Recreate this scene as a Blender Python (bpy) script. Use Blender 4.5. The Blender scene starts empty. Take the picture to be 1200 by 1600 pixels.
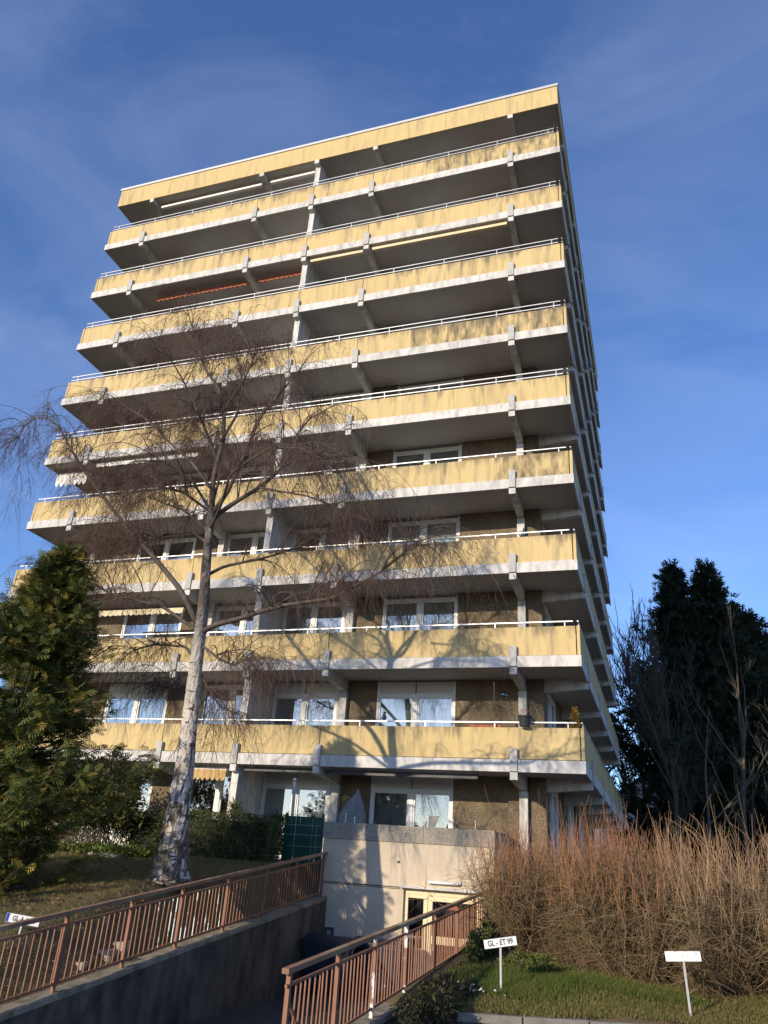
import bpy, bmesh, math, random
import numpy as np
from mathutils import Vector, Matrix
random.seed(7); RNG = np.random.default_rng(7)
S = bpy.context.scene
COL = S.collection
R = math.radians

# ------------------------------------------------------------------ camera
CAM = np.array([1.714, -21.010, 0.028]); FPX = 1207.22
def cam_axes(yaw, pitch, roll):
    cy, sy, cp, sp = math.cos(yaw), math.sin(yaw), math.cos(pitch), math.sin(pitch)
    f = np.array([sy*cp, cy*cp, sp]); r = np.array([cy, -sy, 0]); u = np.cross(r, f)
    return math.cos(roll)*r+math.sin(roll)*u, -math.sin(roll)*r+math.cos(roll)*u, f
AR, AU, AF = cam_axes(-0.3483, 0.4277, 0.0703)
cd = bpy.data.cameras.new('camera'); cam = bpy.data.objects.new('camera', cd); COL.objects.link(cam)
cd.sensor_fit = 'HORIZONTAL'; cd.sensor_width = 36; cd.lens = FPX/1200*36
cd.clip_start = 0.1; cd.clip_end = 3000
M = Matrix.Identity(4)
for i in range(3):
    M[i][0], M[i][1], M[i][2], M[i][3] = AR[i], AU[i], -AF[i], CAM[i]
cam.matrix_world = M
S.camera = cam
def at(x, y, Y=None, X=None, Z=None):
    """survey helper: the point on a known plane seen at a photograph pixel"""
    d = AF+AR*(x-600)/FPX-AU*(y-800)/FPX
    i, v = (0, X) if X is not None else ((1, Y) if Y is not None else (2, Z))
    return CAM+d*((v-CAM[i])/d[i])

# ------------------------------------------------------------------ light
SUN = Vector((0.40, 1.0, -0.325)).normalized()
elev = math.asin(-SUN.z); az = math.atan2(-SUN.x, -SUN.y)      # compass angle of the sun from +Y towards +X
sd = bpy.data.lights.new('sun', 'SUN'); sun = bpy.data.objects.new('sun', sd); COL.objects.link(sun)
sd.energy = 3.7; sd.angle = R(0.55); sd.color = (1.0, 0.86, 0.66)
sun.rotation_euler = SUN.to_track_quat('-Z', 'Y').to_euler(); sun.location = (-20, -40, 30)
W = bpy.data.worlds.new('World'); S.world = W; W.use_nodes = True
wn = W.node_tree.nodes; wl = W.node_tree.links; wn.clear()
sky = wn.new('ShaderNodeTexSky'); sky.sky_type = 'NISHITA'; sky.sun_disc = False
sky.sun_elevation = elev; sky.sun_rotation = az; sky.air_density = 1.0; sky.dust_density = 0.35; sky.ozone_density = 3.0
tc = wn.new('ShaderNodeTexCoord')
mp = wn.new('ShaderNodeMapping'); mp.inputs['Scale'].default_value = (1.6, 2.6, 4.2); mp.inputs['Rotation'].default_value = (0.3, 0.5, 0.7)
nz = wn.new('ShaderNodeTexNoise'); nz.inputs['Scale'].default_value = 1.5; nz.inputs['Detail'].default_value = 7; nz.inputs['Roughness'].default_value = 0.55; nz.inputs['Distortion'].default_value = 0.6
cr = wn.new('ShaderNodeValToRGB'); cr.color_ramp.elements[0].position = 0.42; cr.color_ramp.elements[0].color = (0, 0, 0, 1)
cr.color_ramp.elements[1].position = 0.85; cr.color_ramp.elements[1].color = (0.11, 0.11, 0.11, 1)
mx = wn.new('ShaderNodeMix'); mx.data_type = 'RGBA'; mx.inputs[7].default_value = (7.5, 8.2, 9.6, 1)
tint = wn.new('ShaderNodeMix'); tint.data_type = 'RGBA'; tint.blend_type = 'MULTIPLY'; tint.inputs[0].default_value = 1.0; tint.inputs[7].default_value = (0.82, 0.97, 1.30, 1)
bg = wn.new('ShaderNodeBackground'); bg.inputs[1].default_value = 0.128
out = wn.new('ShaderNodeOutputWorld')
wl.new(tc.outputs['Generated'], mp.inputs[0]); wl.new(mp.outputs[0], nz.inputs['Vector']); wl.new(nz.outputs[0], cr.inputs[0])
wl.new(sky.outputs[0], tint.inputs[6]); wl.new(tint.outputs[2], mx.inputs[6]); wl.new(cr.outputs[0], mx.inputs[0]); wl.new(mx.outputs[2], bg.inputs[0]); wl.new(bg.outputs[0], out.inputs[0])
S.view_settings.view_transform = 'Standard'; S.view_settings.look = 'None'
S.view_settings.exposure = 0.42; S.view_settings.gamma = 1.0; S.view_settings.use_curve_mapping = False
S.render.resolution_x = 768; S.render.resolution_y = 1024
S.render.engine = 'CYCLES'

# ------------------------------------------------------------------ materials
MATS = {}
def mat(name, col, rough=0.8, var=None, vscale=3.0, stretch=(1, 1, 1), bump=0.0, bscale=60.0, metallic=0.0, spec=0.3,
        dirt=None, dscale=1.2, dstretch=(1, 1, 1), dlo=0.5, dhi=0.75, dmax=0.8, objrand=0.0, island=0.0, trans=0.0, coord='Object', drip=None, ztop=0.83):
    """procedural paint: base colour, a second tone in noise, dirt in a thresholded noise, fine bump"""
    m = bpy.data.materials.new(name); m.use_nodes = True; nt = m.node_tree; N = nt.nodes; L = nt.links
    b = N['Principled BSDF']; b.inputs['Roughness'].default_value = rough; b.inputs['Metallic'].default_value = metallic
    b.inputs['Specular IOR Level'].default_value = spec
    if coord == 'World':
        g = N.new('ShaderNodeNewGeometry'); src = g.outputs['Position']
    else:
        t = N.new('ShaderNodeTexCoord'); src = t.outputs['Object']
    def noise(scale, st, detail=5, dist=0.0):
        mpn = N.new('ShaderNodeMapping'); mpn.inputs['Scale'].default_value = st
        n = N.new('ShaderNodeTexNoise'); n.inputs['Scale'].default_value = scale; n.inputs['Detail'].default_value = detail
        n.inputs['Roughness'].default_value = 0.6; n.inputs['Distortion'].default_value = dist
        L.new(src, mpn.inputs[0]); L.new(mpn.outputs[0], n.inputs['Vector']); return n.outputs[0]
    def ramp(s, a, bb, lo, hi):
        r = N.new('ShaderNodeMapRange'); r.inputs['From Min'].default_value = a; r.inputs['From Max'].default_value = bb
        r.inputs['To Min'].default_value = lo; r.inputs['To Max'].default_value = hi; L.new(s, r.inputs[0]); return r.outputs[0]
    def mix(f, c1, c2, mode='MIX'):
        x = N.new('ShaderNodeMix'); x.data_type = 'RGBA'; x.blend_type = mode
        if isinstance(f, float): x.inputs[0].default_value = f
        else: L.new(f, x.inputs[0])
        for k, c in ((6, c1), (7, c2)):
            if isinstance(c, tuple): x.inputs[k].default_value = (*c, 1)
            else: L.new(c, x.inputs[k])
        return x.outputs[2]
    c = col
    if var: c = mix(ramp(noise(vscale, stretch), 0.3, 0.7, 0, 1), col, var)
    if dirt:
        c = mix(ramp(noise(dscale, dstretch, 7, 0.3), dlo, dhi, 0, dmax), c, dirt)
    if drip:                                             # mould creeping down from the top edge of a panel
        tco = N.new('ShaderNodeTexCoord'); sz = N.new('ShaderNodeSeparateXYZ'); L.new(tco.outputs['Object'], sz.inputs[0])
        ad = N.new('ShaderNodeMath'); ad.operation = 'ADD'; L.new(noise(1.1, (4.0, 4.0, 0.7), 7, 0.4), ad.inputs[0]); L.new(ramp(sz.outputs['Z'], ztop-0.45, ztop, -0.10, drip), ad.inputs[1])
        ad2 = N.new('ShaderNodeMath'); ad2.operation = 'ADD'; L.new(ad.outputs[0], ad2.inputs[0]); L.new(ramp(noise(0.22, (1, 1, 1.7), 2), 0.35, 0.65, -0.10, 0.08), ad2.inputs[1])
        c = mix(ramp(ad2.outputs[0], 0.52, 0.76, 0, 0.8), c, (0.12, 0.10, 0.075))
    if objrand or island:
        if island:
            g2 = N.new('ShaderNodeNewGeometry'); rv = g2.outputs['Random Per Island']; am = island
        else:
            oi = N.new('ShaderNodeObjectInfo'); rv = oi.outputs['Random']; am = objrand
        h = N.new('ShaderNodeHueSaturation')
        if isinstance(c, tuple): h.inputs['Color'].default_value = (*c, 1)
        else: L.new(c, h.inputs['Color'])
        L.new(ramp(rv, 0, 1, 1-am, 1+am), h.inputs['Value']); c = h.outputs[0]
    if isinstance(c, tuple): b.inputs['Base Color'].default_value = (*c, 1)
    else: L.new(c, b.inputs['Base Color'])
    if bump:
        bn = N.new('ShaderNodeBump'); bn.inputs['Strength'].default_value = bump; bn.inputs['Distance'].default_value = 0.02
        L.new(noise(bscale, (1, 1, 1), 4), bn.inputs['Height']); L.new(bn.outputs[0], b.inputs['Normal'])
    if trans:
        tr = N.new('ShaderNodeBsdfTranslucent'); ms = N.new('ShaderNodeMixShader'); ms.inputs[0].default_value = trans
        if isinstance(c, tuple): tr.inputs[0].default_value = (*c, 1)
        else: L.new(c, tr.inputs[0])
        L.new(b.outputs[0], ms.inputs[1]); L.new(tr.outputs[0], ms.inputs[2]); L.new(ms.outputs[0], N['Material Output'].inputs[0])
    MATS[name] = m; return m

YEL = (0.61, 0.465, 0.228)
mat('yellow_paint', YEL, 0.85, var=(0.53, 0.40, 0.19), vscale=1.3, stretch=(1.6, 1.6, 0.25), bump=0.15, bscale=40, dirt=(0.215, 0.175, 0.115), dscale=1.5, dstretch=(3.2, 3.2, 0.30), dlo=0.50, dhi=0.80, dmax=0.8, coord='World', drip=0.09)
mat('yellow_fascia', YEL, 0.85, var=(0.53, 0.40, 0.19), vscale=1.3, stretch=(1.6, 1.6, 0.25), bump=0.15, bscale=40, dirt=(0.215, 0.175, 0.115), dscale=1.5, dstretch=(3.2, 3.2, 0.30), dlo=0.50, dhi=0.80, dmax=0.8, coord='World')
mat('yellow_mould', YEL, 0.9, var=(0.53, 0.40, 0.19), vscale=1.3, stretch=(1.6, 1.6, 0.25), bump=0.2, bscale=40, dirt=(0.125, 0.10, 0.07), dscale=2.6, dstretch=(2.2, 2.2, 0.60), dlo=0.38, dhi=0.66, dmax=0.9, coord='World', drip=0.2)
mat('white_paint', (0.65, 0.63, 0.595), 0.75, var=(0.56, 0.54, 0.51), vscale=1.5, stretch=(1, 1, 0.5), bump=0.1, bscale=30, dirt=(0.25, 0.235, 0.215), dscale=1.8, dstretch=(2.4, 2.4, 0.9), dlo=0.43, dhi=0.76, dmax=0.8, objrand=0.04, coord='World')
mat('soffit_paint', (0.50, 0.475, 0.44), 0.85, var=(0.43, 0.405, 0.37), vscale=0.6, bump=0.08, bscale=25, dirt=(0.33, 0.30, 0.265), dscale=0.9, dlo=0.55, dhi=0.8, dmax=0.6, coord='World')
mat('post_concrete', (0.50, 0.49, 0.46), 0.85, var=(0.38, 0.375, 0.36), vscale=6, bump=0.2, bscale=60, coord='World')
mat('rail_metal', (0.66, 0.66, 0.66), 0.4, var=(0.55, 0.55, 0.55), vscale=4, metallic=0.35, spec=0.5)
mat('frame_white', (0.74, 0.74, 0.72), 0.45, spec=0.4, objrand=0.05)
mat('shutter_grey', (0.62, 0.61, 0.58), 0.55, objrand=0.05)
mat('curtain', (0.80, 0.80, 0.82), 0.9, var=(0.55, 0.55, 0.58), vscale=9, stretch=(1, 0.2, 0.02), trans=0.3, coord='World')
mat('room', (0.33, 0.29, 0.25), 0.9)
mat('core', (0.42, 0.40, 0.37), 0.9, coord='World', var=(0.36, 0.34, 0.32), vscale=1)
mat('dark_metal', (0.045, 0.045, 0.05), 0.5, spec=0.4)
mat('awning_cream', (0.72, 0.62, 0.42), 0.85, var=(0.62, 0.52, 0.33), vscale=2)
mat('awning_white', (0.75, 0.73, 0.69), 0.8)
mat('awning_orange', (0.40, 0.14, 0.075), 0.85, var=(0.28, 0.09, 0.055), vscale=4)
mat('stripe_cloth', (0.55, 0.40, 0.20), 0.85, var=(0.42, 0.25, 0.10), vscale=6, stretch=(3, 1, 0.1))
mat('roof_metal', (0.52, 0.52, 0.52), 0.5, metallic=0.3)
mat('beige_render', (0.60, 0.50, 0.375), 0.9, var=(0.53, 0.44, 0.33), vscale=1.2, bump=0.15, bscale=60, dirt=(0.40, 0.34, 0.27), dscale=1.3, dstretch=(1.5, 1, 0.35), dlo=0.53, dhi=0.8, dmax=0.55, coord='World')
mat('door_cream', (0.72, 0.60, 0.38), 0.5, spec=0.4)
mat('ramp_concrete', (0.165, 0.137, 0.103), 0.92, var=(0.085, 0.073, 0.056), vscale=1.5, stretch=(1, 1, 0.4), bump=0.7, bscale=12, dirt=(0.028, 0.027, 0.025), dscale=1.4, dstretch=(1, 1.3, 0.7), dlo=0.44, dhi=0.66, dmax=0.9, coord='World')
mat('wall_cap', (0.34, 0.295, 0.225), 0.92, var=(0.19, 0.165, 0.12), vscale=5, bump=0.4, bscale=40, dirt=(0.11, 0.11, 0.05), dscale=3, dlo=0.5, dhi=0.68, dmax=0.8, coord='World')
mat('rust_paint', (0.30, 0.148, 0.086), 0.65, var=(0.225, 0.10, 0.058), vscale=6, bump=0.15, bscale=80, dirt=(0.55, 0.47, 0.40), dscale=3.0, dlo=0.66, dhi=0.72, dmax=0.6, coord='World')
mat('peeling_paint', (0.30, 0.148, 0.086), 0.65, var=(0.225, 0.10, 0.058), vscale=6, bump=0.15, bscale=80, dirt=(0.70, 0.66, 0.60), dscale=4.0, dstretch=(1, 1, 0.6), dlo=0.52, dhi=0.56, dmax=0.95, coord='World')
mat('rail_wood', (0.30, 0.175, 0.10), 0.7, var=(0.22, 0.12, 0.07), vscale=3, bump=0.15, bscale=60, dirt=(0.52, 0.42, 0.24), dscale=1.5, dlo=0.5, dhi=0.7, dmax=0.6, coord='World')
mat('blue_plastic', (0.010, 0.014, 0.034), 0.45, spec=0.4)
mat('asphalt', (0.075, 0.072, 0.068), 0.92, var=(0.05, 0.048, 0.046), vscale=3, bump=0.5, bscale=120, coord='World')
mat('kerb_stone', (0.24, 0.22, 0.185), 0.9, var=(0.15, 0.14, 0.115), vscale=6, bump=0.4, bscale=50, objrand=0.12, coord='World')
mat('step_concrete', (0.46, 0.39, 0.30), 0.92, var=(0.34, 0.28, 0.21), vscale=6, bump=0.5, bscale=50, coord='World')
mat('ground', (0.115, 0.10, 0.040), 0.95, var=(0.14, 0.10, 0.055), vscale=1.3, bump=0.6, bscale=25, dirt=(0.13, 0.075, 0.042), dscale=0.9, dlo=0.5, dhi=0.66, dmax=0.9, coord='World')
mat('grass', (0.118, 0.128, 0.030), 0.8, var=(0.185, 0.155, 0.052), vscale=0.9, island=0.35, trans=0.25, coord='World')
mat('grass_bright', (0.10, 0.15, 0.026), 0.8, var=(0.145, 0.15, 0.038), vscale=1.2, island=0.35, trans=0.3, coord='World')
mat('grass_dry', (0.22, 0.18, 0.07), 0.85, var=(0.16, 0.15, 0.048), vscale=0.8, island=0.35, trans=0.2, coord='World')
mat('dead_leaf', (0.21, 0.115, 0.055), 0.9, island=0.45)
mat('petal', (0.85, 0.85, 0.80), 0.7, trans=0.3)
mat('twig_birch', (0.12, 0.074, 0.054), 0.8, island=0.3)
mat('branch_birch', (0.062, 0.048, 0.040), 0.9, var=(0.13, 0.108, 0.09), vscale=3, stretch=(1, 1, 0.6), bump=0.4, bscale=40, coord='World')
mat('shoot_red', (0.30, 0.145, 0.072), 0.8, island=0.4)
mat('stem_grey', (0.20, 0.140, 0.074), 0.9, island=0.45)
mat('stem_pale', (0.31, 0.195, 0.11), 0.85, island=0.4)
mat('bark_dark', (0.075, 0.062, 0.050), 0.95, var=(0.13, 0.11, 0.085), vscale=4, bump=0.5, bscale=30, coord='World')
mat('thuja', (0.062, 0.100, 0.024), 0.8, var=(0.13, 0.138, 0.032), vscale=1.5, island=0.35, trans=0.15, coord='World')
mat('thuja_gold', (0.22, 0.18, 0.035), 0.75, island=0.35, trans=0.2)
mat('far_conifer', (0.026, 0.044, 0.028), 0.85, var=(0.036, 0.052, 0.026), vscale=0.5, island=0.4, trans=0.1, coord='World')
mat('hedge_leaf', (0.046, 0.066, 0.016), 0.6, var=(0.075, 0.088, 0.022), vscale=2.5, island=0.45, trans=0.15, coord='World')
mat('rhodo_leaf', (0.06, 0.078, 0.02), 0.5, var=(0.16, 0.15, 0.042), vscale=2.0, island=0.4, trans=0.15, coord='World')
mat('dark_leaf', (0.026, 0.030, 0.013), 0.6, var=(0.05, 0.04, 0.02), vscale=2.0, island=0.4, coord='World')
mat('yucca', (0.105, 0.125, 0.032), 0.6, island=0.35, trans=0.2)
mat('gold_shrub', (0.34, 0.20, 0.02), 0.8, island=0.4, trans=0.2)
mat('withered', (0.085, 0.066, 0.032), 0.9, var=(0.05, 0.052, 0.022), vscale=3, island=0.5, coord='World')
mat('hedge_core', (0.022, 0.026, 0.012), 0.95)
mat('fence_green', (0.006, 0.085, 0.055), 0.5, var=(0.004, 0.055, 0.038), vscale=2, spec=0.4)
mat('tarp', (0.27, 0.255, 0.25), 0.7, var=(0.20, 0.19, 0.19), vscale=4)
mat('pot_black', (0.03, 0.033, 0.036), 0.6)
mat('plate_white', (0.80, 0.80, 0.77), 0.45, spec=0.4)
mat('ink', (0.03, 0.03, 0.03), 0.7)
mat('ink_faded', (0.50, 0.50, 0.49), 0.7)
mat('eu_blue', (0.02, 0.06, 0.35), 0.5)
mat('post_metal', (0.40, 0.40, 0.41), 0.5, metallic=0.4, var=(0.30, 0.30, 0.31), vscale=8)
mat('car_paint', (0.03, 0.045, 0.13), 0.25, spec=0.6)
mat('tyre', (0.02, 0.02, 0.02), 0.9)
mat('white_wall', (0.78, 0.76, 0.72), 0.85, bump=0.15, bscale=20)
mat('roof_tile', (0.11, 0.075, 0.06), 0.9, var=(0.075, 0.055, 0.05), vscale=4)
mat('terracotta', (0.35, 0.12, 0.06), 0.85)

def special(name):
    m = bpy.data.materials.new(name); m.use_nodes = True; MATS[name] = m
    return m, m.node_tree.nodes, m.node_tree.links
# pebble-dash wall: brown aggregate stones
def aggregate(name, c0, c1, c2, scale):
    m, N, L = special(name); b = N['Principled BSDF']; b.inputs['Roughness'].default_value = 0.9
    g = N.new('ShaderNodeNewGeometry'); v = N.new('ShaderNodeTexVoronoi'); v.inputs['Scale'].default_value = scale
    L.new(g.outputs['Position'], v.inputs['Vector'])
    sx = N.new('ShaderNodeSeparateColor'); L.new(v.outputs['Color'], sx.inputs[0])
    r = N.new('ShaderNodeValToRGB'); r.color_ramp.elements[0].color = (*c0, 1); r.color_ramp.elements[1].color = (*c2, 1)
    e = r.color_ramp.elements.new(0.55); e.color = (*c1, 1); L.new(sx.outputs[0], r.inputs[0])
    n = N.new('ShaderNodeTexNoise'); n.inputs['Scale'].default_value = 1.6; n.inputs['Detail'].default_value = 5; L.new(g.outputs['Position'], n.inputs['Vector'])
    mr = N.new('ShaderNodeMapRange'); mr.inputs['From Min'].default_value = 0.3; mr.inputs['From Max'].default_value = 0.7; mr.inputs['To Min'].default_value = 0.72; mr.inputs['To Max'].default_value = 1.15
    L.new(n.outputs[0], mr.inputs[0])
    h = N.new('ShaderNodeHueSaturation'); L.new(r.outputs[0], h.inputs['Color']); L.new(mr.outputs[0], h.inputs['Value']); L.new(h.outputs[0], b.inputs['Base Color'])
    bp = N.new('ShaderNodeBump'); bp.inputs['Strength'].default_value = 0.7; bp.inputs['Distance'].default_value = 0.02; bp.invert = True
    L.new(v.outputs['Distance'], bp.inputs['Height']); L.new(bp.outputs[0], b.inputs['Normal'])
aggregate('pebble_dash', (0.135, 0.098, 0.058), (0.19, 0.14, 0.085), (0.27, 0.21, 0.14), 46)
aggregate('washed_concrete', (0.27, 0.24, 0.195), (0.36, 0.32, 0.26), (0.45, 0.405, 0.335), 50)
def glass(name, tint, refl):
    m, N, L = special(name); N.remove(N['Principled BSDF'])
    t = N.new('ShaderNodeBsdfTransparent'); t.inputs[0].default_value = (*tint, 1)
    g = N.new('ShaderNodeBsdfGlossy'); g.inputs['Roughness'].default_value = 0.01; g.inputs[0].default_value = (0.95, 0.97, 1, 1)
    f = N.new('ShaderNodeFresnel'); f.inputs[0].default_value = 1.55
    a = N.new('ShaderNodeMath'); a.operation = 'MULTIPLY_ADD'; a.inputs[1].default_value = 1.6; a.inputs[2].default_value = refl; a.use_clamp = True
    x = N.new('ShaderNodeMixShader'); L.new(f.outputs[0], a.inputs[0]); L.new(a.outputs[0], x.inputs[0]); L.new(t.outputs[0], x.inputs[1]); L.new(g.outputs[0], x.inputs[2])
    L.new(x.outputs[0], N['Material Output'].inputs[0])
glass('window_glass', (0.80, 0.83, 0.82), 0.10)
glass('dark_glass', (0.10, 0.11, 0.11), 0.06)
glass('blue_glass', (0.15, 0.55, 0.50), 0.1)
# birch bark: chalky white with dark lenticels, dark fissured bark towards the root
def birch_bark():
    m, N, L = special('birch_bark'); b = N['Principled BSDF']; b.inputs['Roughness'].default_value = 0.85
    g = N.new('ShaderNodeNewGeometry'); P = g.outputs['Position']
    def nz(scale, st, det=6, dist=0.0):
        a = N.new('ShaderNodeMapping'); a.inputs['Scale'].default_value = st; L.new(P, a.inputs[0])
        n = N.new('ShaderNodeTexNoise'); n.inputs['Scale'].default_value = scale; n.inputs['Detail'].default_value = det; n.inputs['Distortion'].default_value = dist
        L.new(a.outputs[0], n.inputs['Vector']); return n.outputs[0]
    def rng(s, a, bb, lo=0.0, hi=1.0):
        r = N.new('ShaderNodeMapRange'); r.inputs['From Min'].default_value = a; r.inputs['From Max'].default_value = bb; r.inputs['To Min'].default_value = lo; r.inputs['To Max'].default_value = hi
        L.new(s, r.inputs[0]); return r.outputs[0]
    def mix(f, c1, c2):
        x = N.new('ShaderNodeMix'); x.data_type = 'RGBA'; L.new(f, x.inputs[0])
        for k, c in ((6, c1), (7, c2)):
            if isinstance(c, tuple): x.inputs[k].default_value = (*c, 1)
            else: L.new(c, x.inputs[k])
        return x.outputs[2]
    base = mix(rng(nz(2.5, (1, 1, 1.5)), 0.35, 0.65), (0.64, 0.59, 0.53), (0.45, 0.40, 0.35))
    c = mix(rng(nz(4, (0.8, 0.8, 2.2), 7, 1.0), 0.55, 0.62), base, (0.05, 0.042, 0.036))
    sz = N.new('ShaderNodeSeparateXYZ'); L.new(P, sz.inputs[0])
    fis = N.new('ShaderNodeMath'); fis.operation = 'ADD'; L.new(nz(4.5, (2.0, 2.0, 0.55), 6, 0.8), fis.inputs[0]); L.new(rng(sz.outputs['Z'], -0.5, 3.2, 0.12, -0.14), fis.inputs[1])
    c = mix(rng(fis.outputs[0], 0.50, 0.58), c, mix(rng(nz(14, (1, 1, 0.5)), 0.4, 0.6), (0.060, 0.046, 0.036), (0.17, 0.13, 0.10)))
    c = mix(rng(sz.outputs['Z'], 3.2, 5.2), c, mix(rng(nz(3, (1, 1, 1.2)), 0.45, 0.62), (0.085, 0.066, 0.053), (0.19, 0.16, 0.135)))
    L.new(c, b.inputs['Base Color'])
    bp = N.new('ShaderNodeBump'); bp.inputs['Strength'].default_value = 1.0; bp.inputs['Distance'].default_value = 0.08
    L.new(nz(9, (1.5, 1.5, 0.6), 6), bp.inputs['Height']); L.new(bp.outputs[0], b.inputs['Normal'])
birch_bark()

# ------------------------------------------------------------------ mesh helpers
def wloc(o):
    v = Vector((0, 0, 0))
    while o is not None: v = v+o.location; o = o.parent
    return v
def link(name, me, parent=None, loc=(0, 0, 0)):
    o = bpy.data.objects.new(name, me); COL.objects.link(o); o.location = loc
    if parent is not None: o.parent = parent
    return o
def tag(o, label=None, cat=None, group=None, kind=None):
    if label: o['label'] = label
    if cat: o['category'] = cat
    if group: o['group'] = group
    if kind: o['kind'] = kind
    return o
def thing(name, loc, label, cat, group=None):
    o = link(name, None, None, loc); o.empty_display_size = 0.3
    return tag(o, label, cat, group)
class MB:
    def __init__(s): s.v = []; s.f = []
    def add(s, vs, fs):
        k = len(s.v); s.v += [tuple(p) for p in vs]; s.f += [tuple(i+k for i in f) for f in fs]; return s
    def box(s, x0, x1, y0, y1, z0, z1):
        return s.add([(x0, y0, z0), (x1, y0, z0), (x1, y1, z0), (x0, y1, z0), (x0, y0, z1), (x1, y0, z1), (x1, y1, z1), (x0, y1, z1)],
                     [(3, 2, 1, 0), (4, 5, 6, 7), (0, 1, 5, 4), (1, 2, 6, 5), (2, 3, 7, 6), (3, 0, 4, 7)])
    def bar(s, a, b, w, h=None, up=(0, 0, 1)):
        a = Vector(a); b = Vector(b); h = h or w; d = (b-a).normalized(); up = Vector(up)
        if abs(d.dot(up)) > 0.98: up = Vector((0, 1, 0))
        x = d.cross(up).normalized(); y = x.cross(d)
        vs = [p+x*sx*w/2+y*sy*h/2 for p in (a, b) for sx, sy in ((-1, -1), (1, -1), (1, 1), (-1, 1))]
        return s.add(vs, [(3, 2, 1, 0), (4, 5, 6, 7), (0, 1, 5, 4), (1, 2, 6, 5), (2, 3, 7, 6), (3, 0, 4, 7)])
    def tube(s, pts, rad, n=8, cap=True):
        pts = [Vector(p) for p in pts]
        if not hasattr(rad, '__len__'): rad = [rad]*len(pts)
        rings = []; k = len(s.v); prev = None
        for i, p in enumerate(pts):
            t = (pts[min(i+1, len(pts)-1)]-pts[max(i-1, 0)]).normalized()
            ref = prev if prev is not None else (Vector((1, 0, 0)) if abs(t.x) < 0.9 else Vector((0, 1, 0)))
            x = (ref-t*ref.dot(t)).normalized(); y = t.cross(x); prev = x
            for j in range(n):
                a = 2*math.pi*j/n; s.v.append(tuple(p+(x*math.cos(a)+y*math.sin(a))*rad[i]))
        for i in range(len(pts)-1):
            for j in range(n):
                a = k+i*n+j; b = k+i*n+(j+1) % n; s.f.append((a, b, b+n, a+n))
        if cap:
            s.f.append(tuple(k+j for j in reversed(range(n)))); s.f.append(tuple(k+(len(pts)-1)*n+j for j in range(n)))
        return s
    def prism(s, prof, axis, a, b):
        """profile in the two other axes, extruded along axis from a to b"""
        n = len(prof); mk = {0: lambda u, v, w: (w, u, v), 1: lambda u, v, w: (u, w, v), 2: lambda u, v, w: (u, v, w)}[axis]
        vs = [mk(u, v, a) for u, v in prof]+[mk(u, v, b) for u, v in prof]
        return s.add(vs, [tuple(range(n)), tuple(n+i for i in reversed(range(n)))]+[((i+1) % n, i, n+i, n+(i+1) % n) for i in range(n)])
    def lathe(s, prof, n=16, c=(0, 0, 0)):
        k = len(s.v)
        for r, z in prof:
            for j in range(n):
                a = 2*math.pi*j/n; s.v.append((c[0]+r*math.cos(a), c[1]+r*math.sin(a), c[2]+z))
        for i in range(len(prof)-1):
            for j in range(n):
                a = k+i*n+j; b = k+i*n+(j+1) % n; s.f.append((a, b, b+n, a+n))
        return s
    def mesh(s, name, m, off=(0, 0, 0), smooth=False, fix=True):
        me = bpy.data.meshes.new(name); o = Vector(off)
        me.from_pydata([tuple(Vector(p)-o) for p in s.v], [], s.f)
        if fix:
            b = bmesh.new(); b.from_mesh(me); bmesh.ops.recalc_face_normals(b, faces=b.faces); b.to_mesh(me); b.free()
        me.materials.append(MATS[m])
        if smooth: me.polygons.foreach_set('use_smooth', [True]*len(me.polygons))
        return me
    def build(s, name, m, parent=None, loc=None, smooth=False):
        """vertices given in world coordinates; loc = world position of the object's origin"""
        pw = wloc(parent) if parent is not None else Vector((0, 0, 0))
        L = Vector(loc) if loc is not None else pw
        return link(name, s.mesh(name, m, L, smooth), parent, L-pw)
def box(name, m, parent, x0, x1, y0, y1, z0, z1, **k): return MB().box(x0, x1, y0, y1, z0, z1).build(name, m, parent, **k)
def np_mesh(name, V, F, m, parent=None, kind=None, smooth=False):
    V = np.asarray(V, np.float32).reshape(-1, 3); F = np.asarray(F, np.int32); nf, k = F.shape
    off = np.array(wloc(parent), np.float32) if parent is not None else np.zeros(3, np.float32)
    me = bpy.data.meshes.new(name); me.vertices.add(len(V)); me.vertices.foreach_set('co', (V-off).ravel())
    me.loops.add(nf*k); me.loops.foreach_set('vertex_index', F.ravel())
    me.polygons.add(nf); me.polygons.foreach_set('loop_start', np.arange(0, nf*k, k, dtype=np.int32)); me.polygons.foreach_set('loop_total', np.full(nf, k, np.int32))
    if smooth: me.polygons.foreach_set('use_smooth', np.ones(nf, bool))
    me.update(calc_edges=True); me.materials.append(MATS[m])
    o = link(name, me, parent)
    if kind: o['kind'] = kind
    return o
def tubes(P, rad, n=3):
    """P (N,S,3) polylines, rad (N,S): n-sided tubes -> verts, quads"""
    N, Sg, _ = P.shape
    T = np.gradient(P, axis=1); T /= np.linalg.norm(T, axis=2, keepdims=True)+1e-9
    ref = np.where(np.abs(T[..., 2:3]) < 0.9, np.array([0, 0, 1.0]), np.array([1.0, 0, 0]))
    X = np.cross(T, ref); X /= np.linalg.norm(X, axis=2, keepdims=True)+1e-9; Y = np.cross(T, X)
    a = 2*np.pi*np.arange(n)/n
    V = P[:, :, None, :]+rad[:, :, None, None]*(X[:, :, None, :]*np.cos(a)[:, None]+Y[:, :, None, :]*np.sin(a)[:, None])
    idx = np.arange(N*Sg*n).reshape(N, Sg, n)
    A = idx[:, :-1, :]; B = np.roll(A, -1, 2); D = idx[:, 1:, :]; C = np.roll(D, -1, 2)
    return V.reshape(-1, 3), np.stack([A, B, C, D], -1).reshape(-1, 4)
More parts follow.
